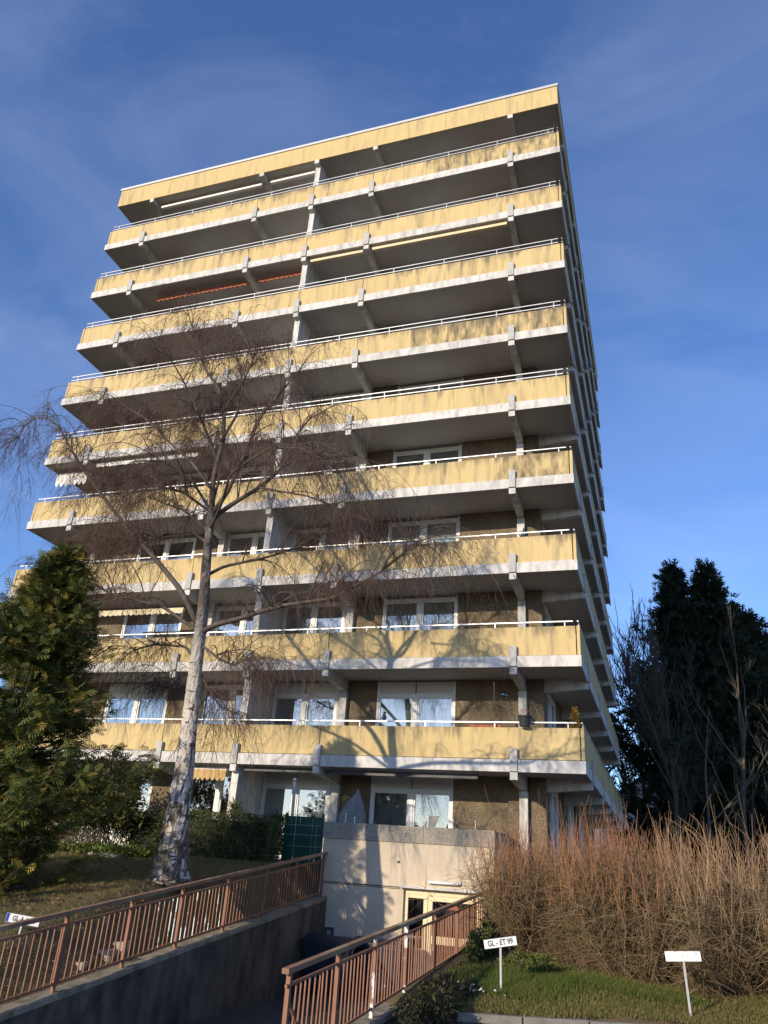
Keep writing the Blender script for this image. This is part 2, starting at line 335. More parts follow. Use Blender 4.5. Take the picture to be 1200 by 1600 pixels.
def resample(pts, n):
    pts = np.asarray(pts, float); d = np.r_[0, np.cumsum(np.linalg.norm(np.diff(pts, axis=0), axis=1))]
    t = np.linspace(0, d[-1], n); return np.stack([np.interp(t, d, pts[:, i]) for i in range(3)], 1)
def smooth_line(pts, n):
    p = resample(pts, max(n*3, 12))
    for _ in range(4): p[1:-1] = 0.25*p[:-2]+0.5*p[1:-1]+0.25*p[2:]
    return resample(p, n)
def unit(v): return v/(np.linalg.norm(v, axis=-1, keepdims=True)+1e-9)
def cards(C, D, Nn, L, Wd, proto):
    """place a flat prototype (verts (k,2): along D, across) at C"""
    D = unit(D); Sd = unit(np.cross(D, Nn)); pv, pf = proto
    Up = np.cross(Sd, D); bend = pv[:, 2] if pv.shape[1] > 2 else np.zeros(len(pv))
    V = C[:, None, :]+D[:, None, :]*(pv[None, :, 0:1]*L[:, None, None])+Sd[:, None, :]*(pv[None, :, 1:2]*Wd[:, None, None])+Up[:, None, :]*(bend[None, :, None]*L[:, None, None])
    F = pf[None]+(np.arange(len(C))*len(pv))[:, None, None]
    return V.reshape(-1, 3), F.reshape(-1, pf.shape[1])
LEAF = (np.array([[0, 0, 0], [0.45, -0.5, 0.06], [1, 0, -0.05], [0.45, 0.5, 0.06]]), np.array([[0, 1, 2, 3]]))
def _spray():
    v = []; f = []
    for a, l, b in ((0.0, 1.0, 0.0), (-0.75, 0.42, 0.12), (0.8, 0.40, 0.18), (-0.7, 0.48, 0.30), (0.72, 0.46, 0.38), (-0.62, 0.40, 0.50), (0.65, 0.36, 0.58), (-0.5, 0.27, 0.70), (0.5, 0.25, 0.76)):
        k = len(v); c, s = math.cos(a), math.sin(a); w = 0.045 if l < 0.9 else 0.03
        v += [(b, 0, -0.10*b*b), (b+0.5*l*c+w*s, 0.5*l*s-w*c, -0.02*l-0.12*b), (b+l*c, l*s, -0.16*l-0.14*b), (b+0.5*l*c-w*s, 0.5*l*s+w*c, -0.02*l-0.12*b)]; f.append((k, k+1, k+2, k+3))
    return np.array(v), np.array(f)
SPRAY = _spray()
def _spray4():
    v = []; f = []
    for a, l, b, w in ((0.0, 1.0, 0.0, 0.07), (-0.6, 0.6, 0.15, 0.075), (0.6, 0.55, 0.25, 0.075), (-0.5, 0.4, 0.5, 0.06), (0.5, 0.36, 0.58, 0.06)):
        k = len(v); c, s = math.cos(a), math.sin(a)
        v += [(b, 0, -0.05*b), (b+0.45*l*c+w*s, 0.45*l*s-w*c, -0.08*b), (b+l*c, l*s, -0.10*l-0.1*b), (b+0.45*l*c-w*s, 0.45*l*s+w*c, -0.08*b)]; f.append((k, k+1, k+2, k+3))
    return np.array(v), np.array(f)
SPRAY4 = _spray4()
def rdir(n, zlo=-1, zhi=1):
    z = RNG.uniform(zlo, zhi, n); a = RNG.uniform(0, 2*np.pi, n); r = np.sqrt(np.maximum(0, 1-z*z))
    return np.stack([r*np.cos(a), r*np.sin(a), z], 1)
def joinvf(lst):
    V = []; F = []; k = 0
    for v, f in lst: V.append(v); F.append(f+k); k += len(v)
    return np.concatenate(V), np.concatenate(F)
#PART2
# ------------------------------------------------------------------ terrain
def wall_l(y): return -0.79-(-0.68-y)*0.1145            # top of the left ramp wall
def wall_r(y): return -1.36-(-0.6-y)*0.065              # top of the right ramp wall
def kerb_y(x): return -7.17+0.40*x
def street_z(x, y): return max(-2.16, -1.99-0.03*max(0.0, kerb_y(x)-y))
def ramp_z(y): return -2.74 if y > -11.5 else min(-2.15, -2.74+(-11.5-y)*0.13)
def sstep(t): t = min(1, max(0, t)); return t*t*(3-2*t)
def lerp(a, b, t): return a+(b-a)*min(1, max(0, t))
def lawn_l(x, y):
    if y > -1: zp = -0.05
    elif y > -6.5: zp = lerp(-0.05, -0.5, (-1-y)/5.5)
    else: zp = lerp(-0.5, -1.9, (-6.5-y)/7.0)
    zp -= 0.15*sstep((-8.8-x)/2.0)*sstep((-4.8-y)/2.0)
    zw = wall_l(y)-0.03
    return lerp(zw, max(zp, zw), sstep((-6.85-x)/0.9))
def lawn_r(x, y): return min(-1.32, -1.86+(y-kerb_y(min(x, 6)))*0.095+0.03*math.sin(x*1.7+y))
def height(x, y):
    if -6.5 <= x <= -2.45 and -16.5 < y < 1.005: return ramp_z(y)-0.03
    if x < -6.5:
        if y < -13.5: return -2.18
        if y > 0: return lerp(-0.06, -1.0, (y-20)/10)
        return lawn_l(x, y)
    if x < -2.2 and y > -0.6: return -0.3
    if y < kerb_y(x)-0.02 or x < -2.2 and y < -12: return street_z(x, y)-0.03
    return lawn_r(x, y)
def axis(lo, hi, step, extra, far):
    a = set(np.round(np.arange(lo, hi+1e-6, step), 4).tolist()) | set(extra)
    return sorted(a | set(far))
gx = axis(-17, 8, 0.25, [-6.76, -6.52, -6.5, -2.45, -2.43, -2.2], [-1500, -600, -250, -120, -70, -45, -30, -22, 10, 14, 20, 30, 45, 70, 120, 250, 600, 1500])
gy = axis(-16, 3, 0.25, [1.0, 1.01], [-1500, -600, -250, -120, -70, -45, -30, -22, -18, 6, 10, 15, 20, 25, 30, 40, 55, 80, 130, 250, 600, 1500])
V = [(x, y, height(x, y)) for y in gy for x in gx]; nx = len(gx)
F = [(j*nx+i, j*nx+i+1, (j+1)*nx+i+1, (j+1)*nx+i) for j in range(len(gy)-1) for i in range(nx-1)]
g = np_mesh('ground', V, F, 'ground', smooth=True); g['kind'] = 'structure'
# street in front of the kerb, and the floor of the ramp
xs = [-60, -30, -20, -12, -6.5, -2.45, -1.5, 0, 1.5, 3, 5, 8, 14, 25, 45]
V = []; F = []
for x in xs:
    for t in (0, 2, 5, 9, 20, 60):
        y0 = kerb_y(x) if x > -2.3 else (-16.0 if -6.6 < x < -2.3 else -13.0)
        y = y0-0.14-t; V.append((x, y, street_z(x, y) if x > -2.3 else -2.155))
for i in range(len(xs)-1):
    for j in range(5): F.append((i*6+j, i*6+j+1, (i+1)*6+j+1, (i+1)*6+j))
np_mesh('street', V, F, 'asphalt')['kind'] = 'structure'
ys = np.linspace(-16.0, 0.89, 40); V = []
for y in ys: V += [(-6.51, y, ramp_z(y)-0.006), (-2.44, y, ramp_z(y)-0.006)]
np_mesh('ramp_floor', V, [(2*i, 2*i+1, 2*i+3, 2*i+2) for i in range(len(ys)-1)], 'asphalt')['kind'] = 'structure'
# kerb of single stones
kb = link('kerb', None, None, (-1.6, kerb_y(-1.6), -1.99)); kb['kind'] = 'structure'
d = Vector((1, 0.40, 0)).normalized(); nrm = Vector((-d.y, d.x, 0)); ang = math.atan2(d.y, d.x)
km = MB().box(0.006, 0.985, -0.13, 0, -0.25, 0.105).mesh('kerb_stone', 'kerb_stone')
bmk = bmesh.new(); bmk.from_mesh(km); bmesh.ops.bevel(bmk, geom=[e for e in bmk.edges], offset=0.012, segments=1, affect='EDGES'); bmk.to_mesh(km); bmk.free()
for i in range(14):
    p = Vector((-1.42, kerb_y(-1.42), -1.99))+d*i
    o = link('kerb_stone', km, kb, p-kb.location); o.rotation_euler = (RNG.normal(0, 0.008), RNG.normal(0, 0.008), ang)

# ------------------------------------------------------------------ the tower block
H = 2.75; XL = -20.23; DEP = 20.3; YW = 1.75; XW = -1.25; MID = XL/2
BX = [-1.836, -7.415, -10.05, -12.66, -18.242]          # cantilever beams along the front
BY = [2.0, 6.35, 10.15, 14.0, 18.3]                     # and along the side
bl = thing('apartment_building', (MID, DEP/2, -0.3), 'ten-storey apartment tower with yellow balcony parapets and white slab edges', 'building')
CACHE = {}
def shared(key, fn, m):
    k = (key, m)
    if k not in CACHE: CACHE[k] = fn().mesh(key if isinstance(key, str) else key[0], m)
    return CACHE[k]
def put(name, key, fn, m, parent, loc):
    return link(name, shared(key, fn, m), parent, Vector(loc)-wloc(parent))
box('core_wall', 'core', bl, XL+1.25+0.35, XW-0.35, 3.4, DEP-1.75, -0.3, 27.05)
box('plinth', 'core', bl, XL+1.0, XW-0.002, 1.76, DEP-1.8, -2.6, -0.02)
# balcony decks
def deck(k):
    z = k*H
    s = MB().box(XL+0.07, -0.07, 0.07, DEP-0.07, z-0.25, z-0.015).build('balcony_deck', 'soffit_paint', bl, loc=(MID, DEP/2, z))
    xs_ = [0.0]+BX+[XL]
    for i in range(6):                                    # white edge boards between the posts
        a = xs_[i]-(0.105 if i else 0); b = xs_[i+1]+(0.105 if i < 5 else 0)
        put('edge_board', ('edge_board', 'f', i), lambda: MB().box(b, a, -0.002, 0.069, -0.31, 0), 'white_paint', s, (0, 0, z))
    ysd = [0.071]+BY+[DEP]
    for i in range(6):
        a = ysd[i]+(0.105 if i else 0); b = ysd[i+1]-(0.105 if i < 5 else 0)
        put('edge_board', ('edge_board', 's', i), lambda: MB().box(-0.069, 0.0, a, b, -0.31, -0.001), 'white_paint', s, (0, 0, z))
    put('edge_board', ('edge_board', 'l'), lambda: MB().box(XL, XL+0.068, 0.071, DEP, -0.31, -0.001), 'white_paint', s, (0, 0, z))
    for x in BX: put('edge_post', 'edge_post', lambda: MB().box(-0.1, 0.1, -0.05, 0.068, -0.298, 0.275), 'post_concrete', s, (x, 0, z))
    for y in BY: put('edge_post', 'edge_post_side', lambda: MB().box(-0.068, 0.05, -0.1, 0.1, -0.298, 0.275), 'post_concrete', s, (0, y, z))
    # parapet panels
    pts = [-0.135, BX[1], BX[2], BX[3], XL+0.135]
    for i in range(4):
        m = 'yellow_mould' if (k, i) in ((6, 0), (4, 9)) else 'yellow_paint'
        a, b = pts[i]-(0.012 if i else 0), pts[i+1]+(0.012 if i < 3 else 0)
        if i == 0 and k in (9, 6, 4):                     # mouldy end panels
            split = {9: -5.2, 6: -5.4, 4: -2.4}[k]
            put('parapet_panel', ('parapet_panel', k, 'm'), lambda: MB().box(split+0.004, a, 0.072, 0.165, 0.025, 0.83), 'yellow_mould', s, (0, 0, z))
            put('parapet_panel', ('parapet_panel', k, 'n'), lambda: MB().box(b, split, 0.07, 0.165, 0.025, 0.83), 'yellow_paint', s, (0, 0, z))
        else:
            put('parapet_panel', ('parapet_panel', i), lambda: MB().box(b, a, 0.07, 0.165, 0.025, 0.83), m, s, (0, 0, z))
    psd = [0.072]+BY[1:4]+[DEP-0.1]
    for i in range(4):
        a, b = psd[i]+(0.012 if i else 0), psd[i+1]-0.012
        put('parapet_panel', ('parapet_panel', 's', i), lambda: MB().box(-0.105, -0.02, a, b, 0.025, 0.83), 'yellow_paint', s, (0, 0, z))
    put('parapet_panel', ('parapet_panel', 'l'), lambda: MB().box(XL+0.02, XL+0.105, 0.072, DEP-0.1, 0.025, 0.83), 'yellow_paint', s, (0, 0, z))
    # handrails: one bar up to the fourth floor, two above
    zz = (0.97,) if k < 5 else (0.925, 1.095)
    def rails(side):
        q = MB()
        for r_ in zz:
            if side == 'f': q.box(XL+0.12, -0.2, 0.09, 0.125, r_-0.016, r_+0.016)
            else: q.box(-0.085, -0.05, 0.1, DEP-0.2, r_-0.016, r_+0.016)
        n = 11
        for i in range(n):
            t = (i+0.5)/n
            if side == 'f': x = -0.42-(20.23-0.84)*i/(n-1); q.box(x-0.012, x+0.012, 0.1, 0.122, 0.78, zz[-1]-0.02)
            else: y = 0.35+(DEP-0.7)*i/(n-1); q.box(-0.078, -0.056, y-0.012, y+0.012, 0.78, zz[-1]-0.02)
        return q
    put('handrail', ('handrail', 'f', len(zz)), lambda: rails('f'), 'rail_metal', s, (0, 0, z))
    put('handrail', ('handrail', 's', len(zz)), lambda: rails('s'), 'rail_metal', s, (0, 0, z))
    return s
DECK = {k: deck(k) for k in range(1, 10)}
def beam_f():
    return MB().prism([(0.0, -0.315), (0.0, -0.505), (1.66, -0.62), (1.66, -0.24), (0.09, -0.24), (0.09, -0.315)], 0, -0.1, 0.1)
def beam_s():
    return MB().prism([(-0.0, -0.315), (-0.09, -0.315), (-0.09, -0.24), (XW-0.1, -0.24), (XW-0.1, -0.62), (0.0, -0.505)], 1, -0.1, 0.1)
for k in range(1, 11):
    z = k*H if k < 10 else 27.05+0.31
    par = DECK[k] if k < 10 else bl
    for x in BX: put('cantilever_beam', 'cantilever_beam', beam_f, 'white_paint', par, (x, 0, z))
    for y in BY: put('cantilever_beam', 'cantilever_beam_side', beam_s, 'white_paint', par, (0, y, z))
# roof
rf = box('roof', 'soffit_paint', bl, XL+0.14, -0.04, 0.07, DEP-0.1, 27.06, 27.4)
box('roof_fascia', 'yellow_fascia', rf, XL+0.1, 0.0, 0.0, 0.068, 27.045, 28.02)
box('roof_fascia', 'yellow_fascia', rf, -0.067, 0.0, 0.069, DEP, 27.045, 28.02)
box('roof_fascia', 'yellow_fascia', rf, XL+0.1, XL+0.139, 0.069, DEP, 27.045, 28.02)
MB().box(XL+0.06, 0.03, -0.04, 0.16, 28.021, 28.14).box(-0.14, 0.03, 0.161, DEP, 28.021, 28.14).build('roof_coping', 'roof_metal', rf)
# storeys: columns, party wall, pebble-dash panels, windows
def window(x0, x1, z, style, seed, side=False):
    """front window bay: outer frame with a middle mullion; panes, curtains and roller box are its parts"""
    rr = random.Random(seed); zt = z+2.46; box_h = 0.36 if style in ('box', 'wide') else 0.06
    def B(q, a, b, y0, y1, z0, z1):
        if side: q.box(XW-(y1-YW), XW-(y0-YW), a, b, z0, z1)
        else: q.box(a, b, y0, y1, z0, z1)
        return q
    f = MB(); y0, y1 = YW+0.03, YW+0.13; w = 0.07; xm = (x0+x1)/2; sill = 0.0 if style != 'sill' else 0.62
    B(f, x0, x0+w, y0, y1, z, zt); B(f, x1-w, x1, y0, y1, z, zt); B(f, xm-w, xm+w, y0-0.005, y1, z, zt-box_h)
    B(f, x0+w, x1-w, y0, y1, zt-box_h-0.09, zt-box_h); B(f, x0+w, x1-w, y0, y1, z-0.01, z+0.10+sill)
    for a, b in ((x0+w, xm-w), (xm+w, x1-w)):            # sash frames
        B(f, a, a+0.05, y0+0.02, y1-0.01, z+0.1+sill, zt-box_h-0.09); B(f, b-0.05, b, y0+0.02, y1-0.01, z+0.1+sill, zt-box_h-0.09)
        B(f, a+0.05, b-0.05, y0+0.02, y1-0.01, zt-box_h-0.15, zt-box_h-0.09)
    o = f.build('window', 'frame_white', bl, loc=(x0, YW, z) if not side else (XW, x0, z))
    for a, b in ((x0+w+0.05, xm-w-0.05), (xm+w+0.05, x1-w-0.05)):
        B(MB(), a, b, y0+0.05, y0+0.056, z+0.1+sill, zt-box_h-0.15).build('pane', 'window_glass', o)
        if rr.random() < 0.75:
            q = MB(); n = 26; c0, c1 = (a-0.04, b+0.04) if rr.random() < 0.55 else ((a-0.04, a+(b-a)*rr.uniform(0.35, 0.7)) if rr.random() < 0.5 else (b-(b-a)*rr.uniform(0.35, 0.7), b+0.04))
            vs = []; ph = rr.random()*6
            for i in range(n+1):
                t = i/n; u = c0+(c1-c0)*t; dpt = YW+0.25+0.025*math.sin(t*34+ph)+0.012*math.sin(t*71+ph)
                vs += [(u, dpt, z+0.02), (u, dpt, zt-0.05)] if not side else [(XW-(dpt-YW), u, z+0.02), (XW-(dpt-YW), u, zt-0.05)]
            q.add(vs, [(2*i, 2*i+2, 2*i+3, 2*i+1) for i in range(n)]); q.build('curtain', 'curtain', o, smooth=True)
        if style == 'shutter' and rr.random() < 0.6:
            B(MB(), a-0.03, b+0.03, y0+0.07, y0+0.085, zt-0.15-rr.uniform(0.3, 1.1), zt-0.13).build('roller_shutter', 'shutter_grey', o)
    if box_h > 0.1:
        B(MB(), x0+w+0.002, xm-0.02, y0+0.012, y1+0.02, zt-box_h+0.001, zt-0.004).build('shutter_box', 'shutter_grey', o)
        B(MB(), xm+0.02, x1-w-0.002, y0+0.012, y1+0.02, zt-box_h+0.001, zt-0.004).build('shutter_box', 'shutter_grey', o)
    # dim room behind the bay
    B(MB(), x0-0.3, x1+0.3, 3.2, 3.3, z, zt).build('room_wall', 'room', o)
    return o
mir = lambda x: XL-x
seed = 100
for k in range(0, 10):
    z = k*H; zt = z+2.5 if k < 9 else z+2.31
    for x in (BX[0], BX[1], BX[3], BX[4]):
        put('column', ('column', k < 9), lambda: MB().box(-0.115, 0.115, 1.57, 1.85, -0.015, 2.12 if k < 9 else 2.0), 'white_paint', bl, (x, 0, z))
    put('party_wall', ('party_wall', k < 9), lambda: MB().box(-0.11, 0.11, 0.2, 3.2, -0.014, 2.499 if k < 9 else 2.309), 'white_paint', bl, (BX[2], 0, z))
    panels = [(XW, BX[0]+0.116), (BX[0]-0.116, -3.86), (-6.37, BX[1]+0.116)]
    for a, b in panels:
        for q in ((b, a), (mir(a), mir(b))):
            box('wall_panel', 'pebble_dash', bl, q[0], q[1], YW, YW+0.2, z-0.012, zt-0.003)
    # white render round the narrow window bay next to the party wall
    for q in ((-7.66, BX[1]-0.116), (mir(BX[1]-0.116), mir(-7.66))):
        box('wall_panel', 'white_paint', bl, q[0], q[1], YW+0.004, YW+0.2, z-0.012, zt-0.003)
    st = {0: 'wide', 1: 'box', 2: 'plain', 3: 'shutter', 4: 'shutter'}.get(k, 'shutter')
    for (x0, x1, s_) in ((-6.36, -3.87, st), (-9.92, -7.67, 'plain' if k > 1 else 'box'), (mir(-3.87), mir(-6.36), st), (mir(-7.67), mir(-9.92), 'plain')):
        seed += 1; window(min(x0, x1), max(x0, x1), z, s_, seed)
    # side wall: pebble-dash with three window bays
    yb = [YW+0.201, 2.5, 4.9, 7.2, 9.6, 11.0, 13.4, 15.6, 17.6, 18.5]
    for i in range(0, len(yb)-1, 2): box('wall_panel', 'pebble_dash', bl, XW-0.2, XW, yb[i], yb[i+1], z-0.012, zt-0.003)
    for i in range(1, len(yb)-1, 2): seed += 1; window(yb[i]+0.01, yb[i+1]-0.01, z, 'plain', seed, side=True)
    if k == 0: box('ground_slab', 'soffit_paint', bl, XL+1.2, XW, 1.7, DEP-1.8, -0.2, -0.016)
# awnings (fixed to the decks above)
def awning(deckk, x0, x1, y, z, m, drop=0.0, n=14, name='awning', lab=None, valm=None):
    par = DECK[deckk] if deckk < 10 else rf
    o = MB().box(x0, x1, y, y+0.13, z, z+0.12).build(name, m, par)
    if lab: o['label'] = lab
    if drop:
        vs = []; 
        for i in range(n*4+1):
            x = x0+(x1-x0)*i/(n*4); sc = drop*(0.72+0.28*abs(math.sin(i/4*math.pi)))
            yy = y-0.02+0.012*math.sin(i*1.3)
            vs += [(x, yy, z+0.06), (x, yy-0.01, z+0.06-sc)]
        MB().add(vs, [(2*i, 2*i+2, 2*i+3, 2*i+1) for i in range(n*4)]).build('valance', valm or m, o)
    return o
awning(10, -18.0, -12.85, 0.40, 26.80, 'awning_white', 0.0, lab='folded white awning cassette')
awning(10, -12.45, -10.3, 0.40, 26.80, 'awning_white', 0.0)
awning(8, -17.2, -12.85, 0.65, 21.54, 'awning_orange', 0.20, 20, lab='rolled orange awning with wavy edge')
awning(8, -12.45, -10.3, 0.65, 21.54, 'awning_orange', 0.20, 10, lab='rolled orange awning with wavy edge')
awning(8, -7.2, -2.0, 0.12, 21.50, 'awning_cream', 0.0, lab='long cream awning cassette')
awning(8, -9.8, -7.6, 0.14, 21.50, 'awning_cream', 0.0)
awning(5, -17.9, -13.4, 0.25, 13.28, 'awning_white', 0.16, 18)
awning(5, -20.0, -18.5, 0.6, 13.20, 'awning_white', 0.55, 7, lab='weathered scalloped awning at the corner')
awning(3, -16.4, -13.0, 0.45, 7.35, 'awning_cream', 0.16, 16)
awning(1, -7.25, -2.85, 0.32, 2.27, 'dark_metal', 0.0, lab='dark awning cassette')
awning(1, -9.85, -7.65, 0.30, 2.29, 'dark_metal', 0.0)
awning(1, -11.95, -10.45, 0.36, 2.24, 'awning_white', 0.32, 9, lab='yellow striped awning', valm='stripe_cloth')
wl_ = MB().box(-1.90, -1.75, 1.45, 1.565, 9.86, 10.02).lathe([(0.02, -0.14), (0.07, -0.1), (0.075, 0.0), (0.05, 0.05)], 10, (-1.82, 1.5, 9.86)).build('wall_lamp', 'post_metal', bl)

# ------------------------------------------------------------------ basement entrance block at the foot of the ramp
YB = -0.60; eb = thing('basement_entrance', (-4.48, YB, -2.72), 'beige rendered basement entrance block with washed concrete coping', 'entrance')
X0, X1 = -6.74, -2.22; DX0, DX1 = -4.48, -2.50; DT = -0.46
q = MB().box(X0, X1, YB, YB+0.25, DT+0.022, 0.575).box(X0, DX0, YB+0.004, YB+0.25, -2.72, DT).box(DX1, X1, YB+0.004, YB+0.25, -2.72, DT)
q.box(X0, X0+0.25, YB+0.251, 1.6, -2.7, 0.575).box(X1-0.25, X1, YB+0.251, 1.6, -2.7, 0.575)
q.build('rendered_wall', 'beige_render', eb)
box('terrace_floor', 'soffit_paint', eb, X0+0.251, X1-0.251, YB+0.251, 1.7, -0.25, -0.02)
cw = (X1-X0+0.04)/5
for i in range(5): box('coping_slab', 'washed_concrete', eb, X0-0.02+i*cw+0.004, X0-0.02+(i+1)*cw-0.004, YB-0.03, YB+0.16, 0.58, 0.97+0.004*(i % 2))
for xx in (X0-0.02, X1-0.17): box('coping_slab', 'washed_concrete', eb, xx, xx+0.19, YB+0.165, 1.55, 0.58, 0.965)
dr = MB().box(DX0, DX0+0.10, YB+0.09, YB+0.2, -2.72, DT).box(DX1-0.1, DX1, YB+0.09, YB+0.2, -2.72, DT).box(DX0+0.1, DX1-0.1, YB+0.09, YB+0.2, DT-0.12, DT).box(-3.98, -3.88, YB+0.09, YB+0.2, -2.72, DT-0.121)
dr.box(DX0+0.1, -3.98, YB+0.10, YB+0.19, -2.72, -1.75).box(DX0+0.1, -3.98, YB+0.10, YB+0.19, DT-0.20, DT-0.121)
dr.box(-3.88, -3.76, YB+0.11, YB+0.18, -2.7, DT-0.121).box(DX1-0.22, DX1-0.1, YB+0.11, YB+0.18, -2.7, DT-0.121).box(-3.76, DX1-0.22, YB+0.11, YB+0.18, DT-0.24, DT-0.121).box(-3.76, DX1-0.22, YB+0.11, YB+0.18, -1.62, -1.45).box(-3.76, DX1-0.22, YB+0.11, YB+0.18, -2.7, -2.5)
dr = dr.build('door', 'door_cream', eb)
MB().box(DX0+0.1, -3.98, YB+0.14, YB+0.15, -1.75, DT-0.2).build('pane', 'dark_glass', dr)
MB().box(-3.76, DX1-0.22, YB+0.14, YB+0.15, -1.45, DT-0.24).build('pane', 'dark_glass', dr)
MB().box(-3.76, DX1-0.22, YB+0.14, YB+0.15, -2.5, -1.62).build('pane', 'dark_glass', dr)
MB().box(-3.36, -3.1, YB+0.13, YB+0.139, -0.86, -0.72).build('paper_notice', 'terracotta', dr)
MB().bar((-3.7, YB+0.05, -1.75), (-3.7, YB+0.05, -1.5), 0.03).build('handle', 'post_metal', dr)
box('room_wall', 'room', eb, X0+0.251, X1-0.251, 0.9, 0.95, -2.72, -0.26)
box('door_canopy', 'white_paint', eb, DX0-0.07, DX1+0.05, YB-0.10, YB-0.003, DT+0.01, DT+0.07)
lf = MB().box(-3.87, -3.03, YB-0.07, YB-0.002, -0.30, -0.245).build('tube_lamp_base', 'post_metal', eb)
MB().tube([(-3.83, YB-0.085, -0.285), (-3.07, YB-0.085, -0.285)], 0.032, 10).build('tube_lamp', 'plate_white', lf, smooth=True)
box('render_joint', 'ramp_concrete', eb, X0+0.03, DX0-0.08, YB-0.003, YB-0.0005, DT-0.03, DT-0.015)
wb = MB().box(-6.47, -6.25, YB-0.05, YB+0.002, -1.68, -1.47).build('socket_box', 'dark_metal', eb)
box('socket', 'post_metal', wb, -6.41, -6.30, YB-0.062, YB-0.051, -1.63, -1.53)
box('wall_hook', 'dark_metal', eb, -4.68, -4.62, YB-0.03, YB-0.001, 0.10, 0.15)

# ------------------------------------------------------------------ ramp walls
def ramp_wall(name, x0, x1, fn, y0, y1, zb, label):
    t = thing(name, ((x0+x1)/2, (y0+y1)/2, zb), label, 'wall')
    n = 60; q = MB(); c = MB()
    for i in range(n):
        a = y0+(y1-y0)*i/n; b = y0+(y1-y0)*(i+1)/n
    ysn = np.linspace(y0, y1, n+1); jag = np.cumsum(RNG.normal(0, 0.006, n+1)); jag -= np.linspace(0, jag[-1], n+1)
    top = [fn(y)-0.06 for y in ysn]
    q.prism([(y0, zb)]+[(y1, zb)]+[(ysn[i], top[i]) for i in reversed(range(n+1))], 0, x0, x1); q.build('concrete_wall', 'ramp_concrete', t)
    vs = []
    for i in range(n+1):
        ex = RNG.normal(0, 0.007); zt_ = fn(ysn[i])+jag[i]*0.5
        vs += [(x0-0.02, ysn[i], zt_-0.075), (x1+0.015+ex, ysn[i], zt_-0.075), (x1+0.015+ex, ysn[i], zt_+RNG.normal(0, 0.006)), (x0-0.02, ysn[i], zt_)]
    fs = [(3, 2, 1, 0), (4*n, 4*n+1, 4*n+2, 4*n+3)]
    for i in range(n):
        for j in range(4): a = 4*i+j; b = 4*i+(j+1) % 4; fs.append((a, b, b+4, a+4))
    c.add(vs, fs); c.build('wall_cap', 'wall_cap', t)
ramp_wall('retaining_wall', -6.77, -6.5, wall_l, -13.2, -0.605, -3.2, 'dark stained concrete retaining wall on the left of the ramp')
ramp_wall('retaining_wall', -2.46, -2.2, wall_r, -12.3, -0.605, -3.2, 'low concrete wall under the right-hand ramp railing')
def railing(x, fn, y0, y1, posts, label, sg, brace=False):
    t = thing('ramp_railing', (x, (y0+y1)/2, fn((y0+y1)/2)), label, 'railing', 'railings beside the ramp')
    P = lambda y, h: (x, y, fn(y)+h)
    MB().bar(P(y0-0.05, 1.0), P(y1+0.05, 1.0), 0.085, 0.055).build('handrail', 'rail_wood', t)
    MB().bar(P(y0, 0.85), P(y1, 0.85), 0.03, 0.03).build('upper_rail', 'rust_paint', t)
    MB().bar(P(y0, 0.10), P(y1, 0.10), 0.03, 0.03).build('lower_rail', 'rust_paint', t)
    for i, y in enumerate(posts):
        m = 'peeling_paint' if (x > -4 and i in (2, 3)) or (x < -4 and i == 9) else 'rust_paint'
        MB().box(x-0.025, x+0.025, y-0.025, y+0.025, fn(y)-0.05, fn(y)+0.972).build('post', m, t)
    if brace: MB().bar(P(posts[0]+0.03, 0.70), P(posts[0]+0.62, 0.12), 0.025).build('brace', 'rust_paint', t)
    n = int((y1-y0)/0.135); mesh = {}
    dz = (fn(y1)-fn(y0))/(y1-y0)
    for mname in ('rust_paint', 'peeling_paint'):
        mesh[mname] = MB().box(-0.009, 0.009, -0.009, 0.009, 0.10, 0.838).mesh('baluster', mname)
    for i in range(1, n):
        y = y0+(y1-y0)*i/n
        if min(abs(y-p) for p in posts) < 0.05: continue
        m = 'peeling_paint' if (x < -4 and -8.0 < y < -5.6 and i % 3 != 0) else 'rust_paint'
        o = link('baluster', mesh[m], t, Vector((x, y, fn(y)))-t.location); o.rotation_euler = (RNG.normal(0, 0.010), RNG.normal(0, 0.010), RNG.uniform(-0.2, 0.2))
lp = [-0.75, -2.2, -3.75, -5.3, -6.5, -7.3, -8.77, -10.35, -11.9, -13.0]
railing(-6.62, wall_l, -13.0, -0.66, [-0.75, -2.4, -4.0, -5.65, -7.3, -8.8, -10.35, -11.9, -13.0], 'rust-coloured railing on the wall between lawn and ramp', 1)
railing(-2.33, wall_r, -11.95, -0.75, [-11.88, -10.4, -8.95, -7.4, -5.6, -3.9, -2.3, -0.95], 'rust-coloured railing rising from the bottom edge to the entrance', 1, True)
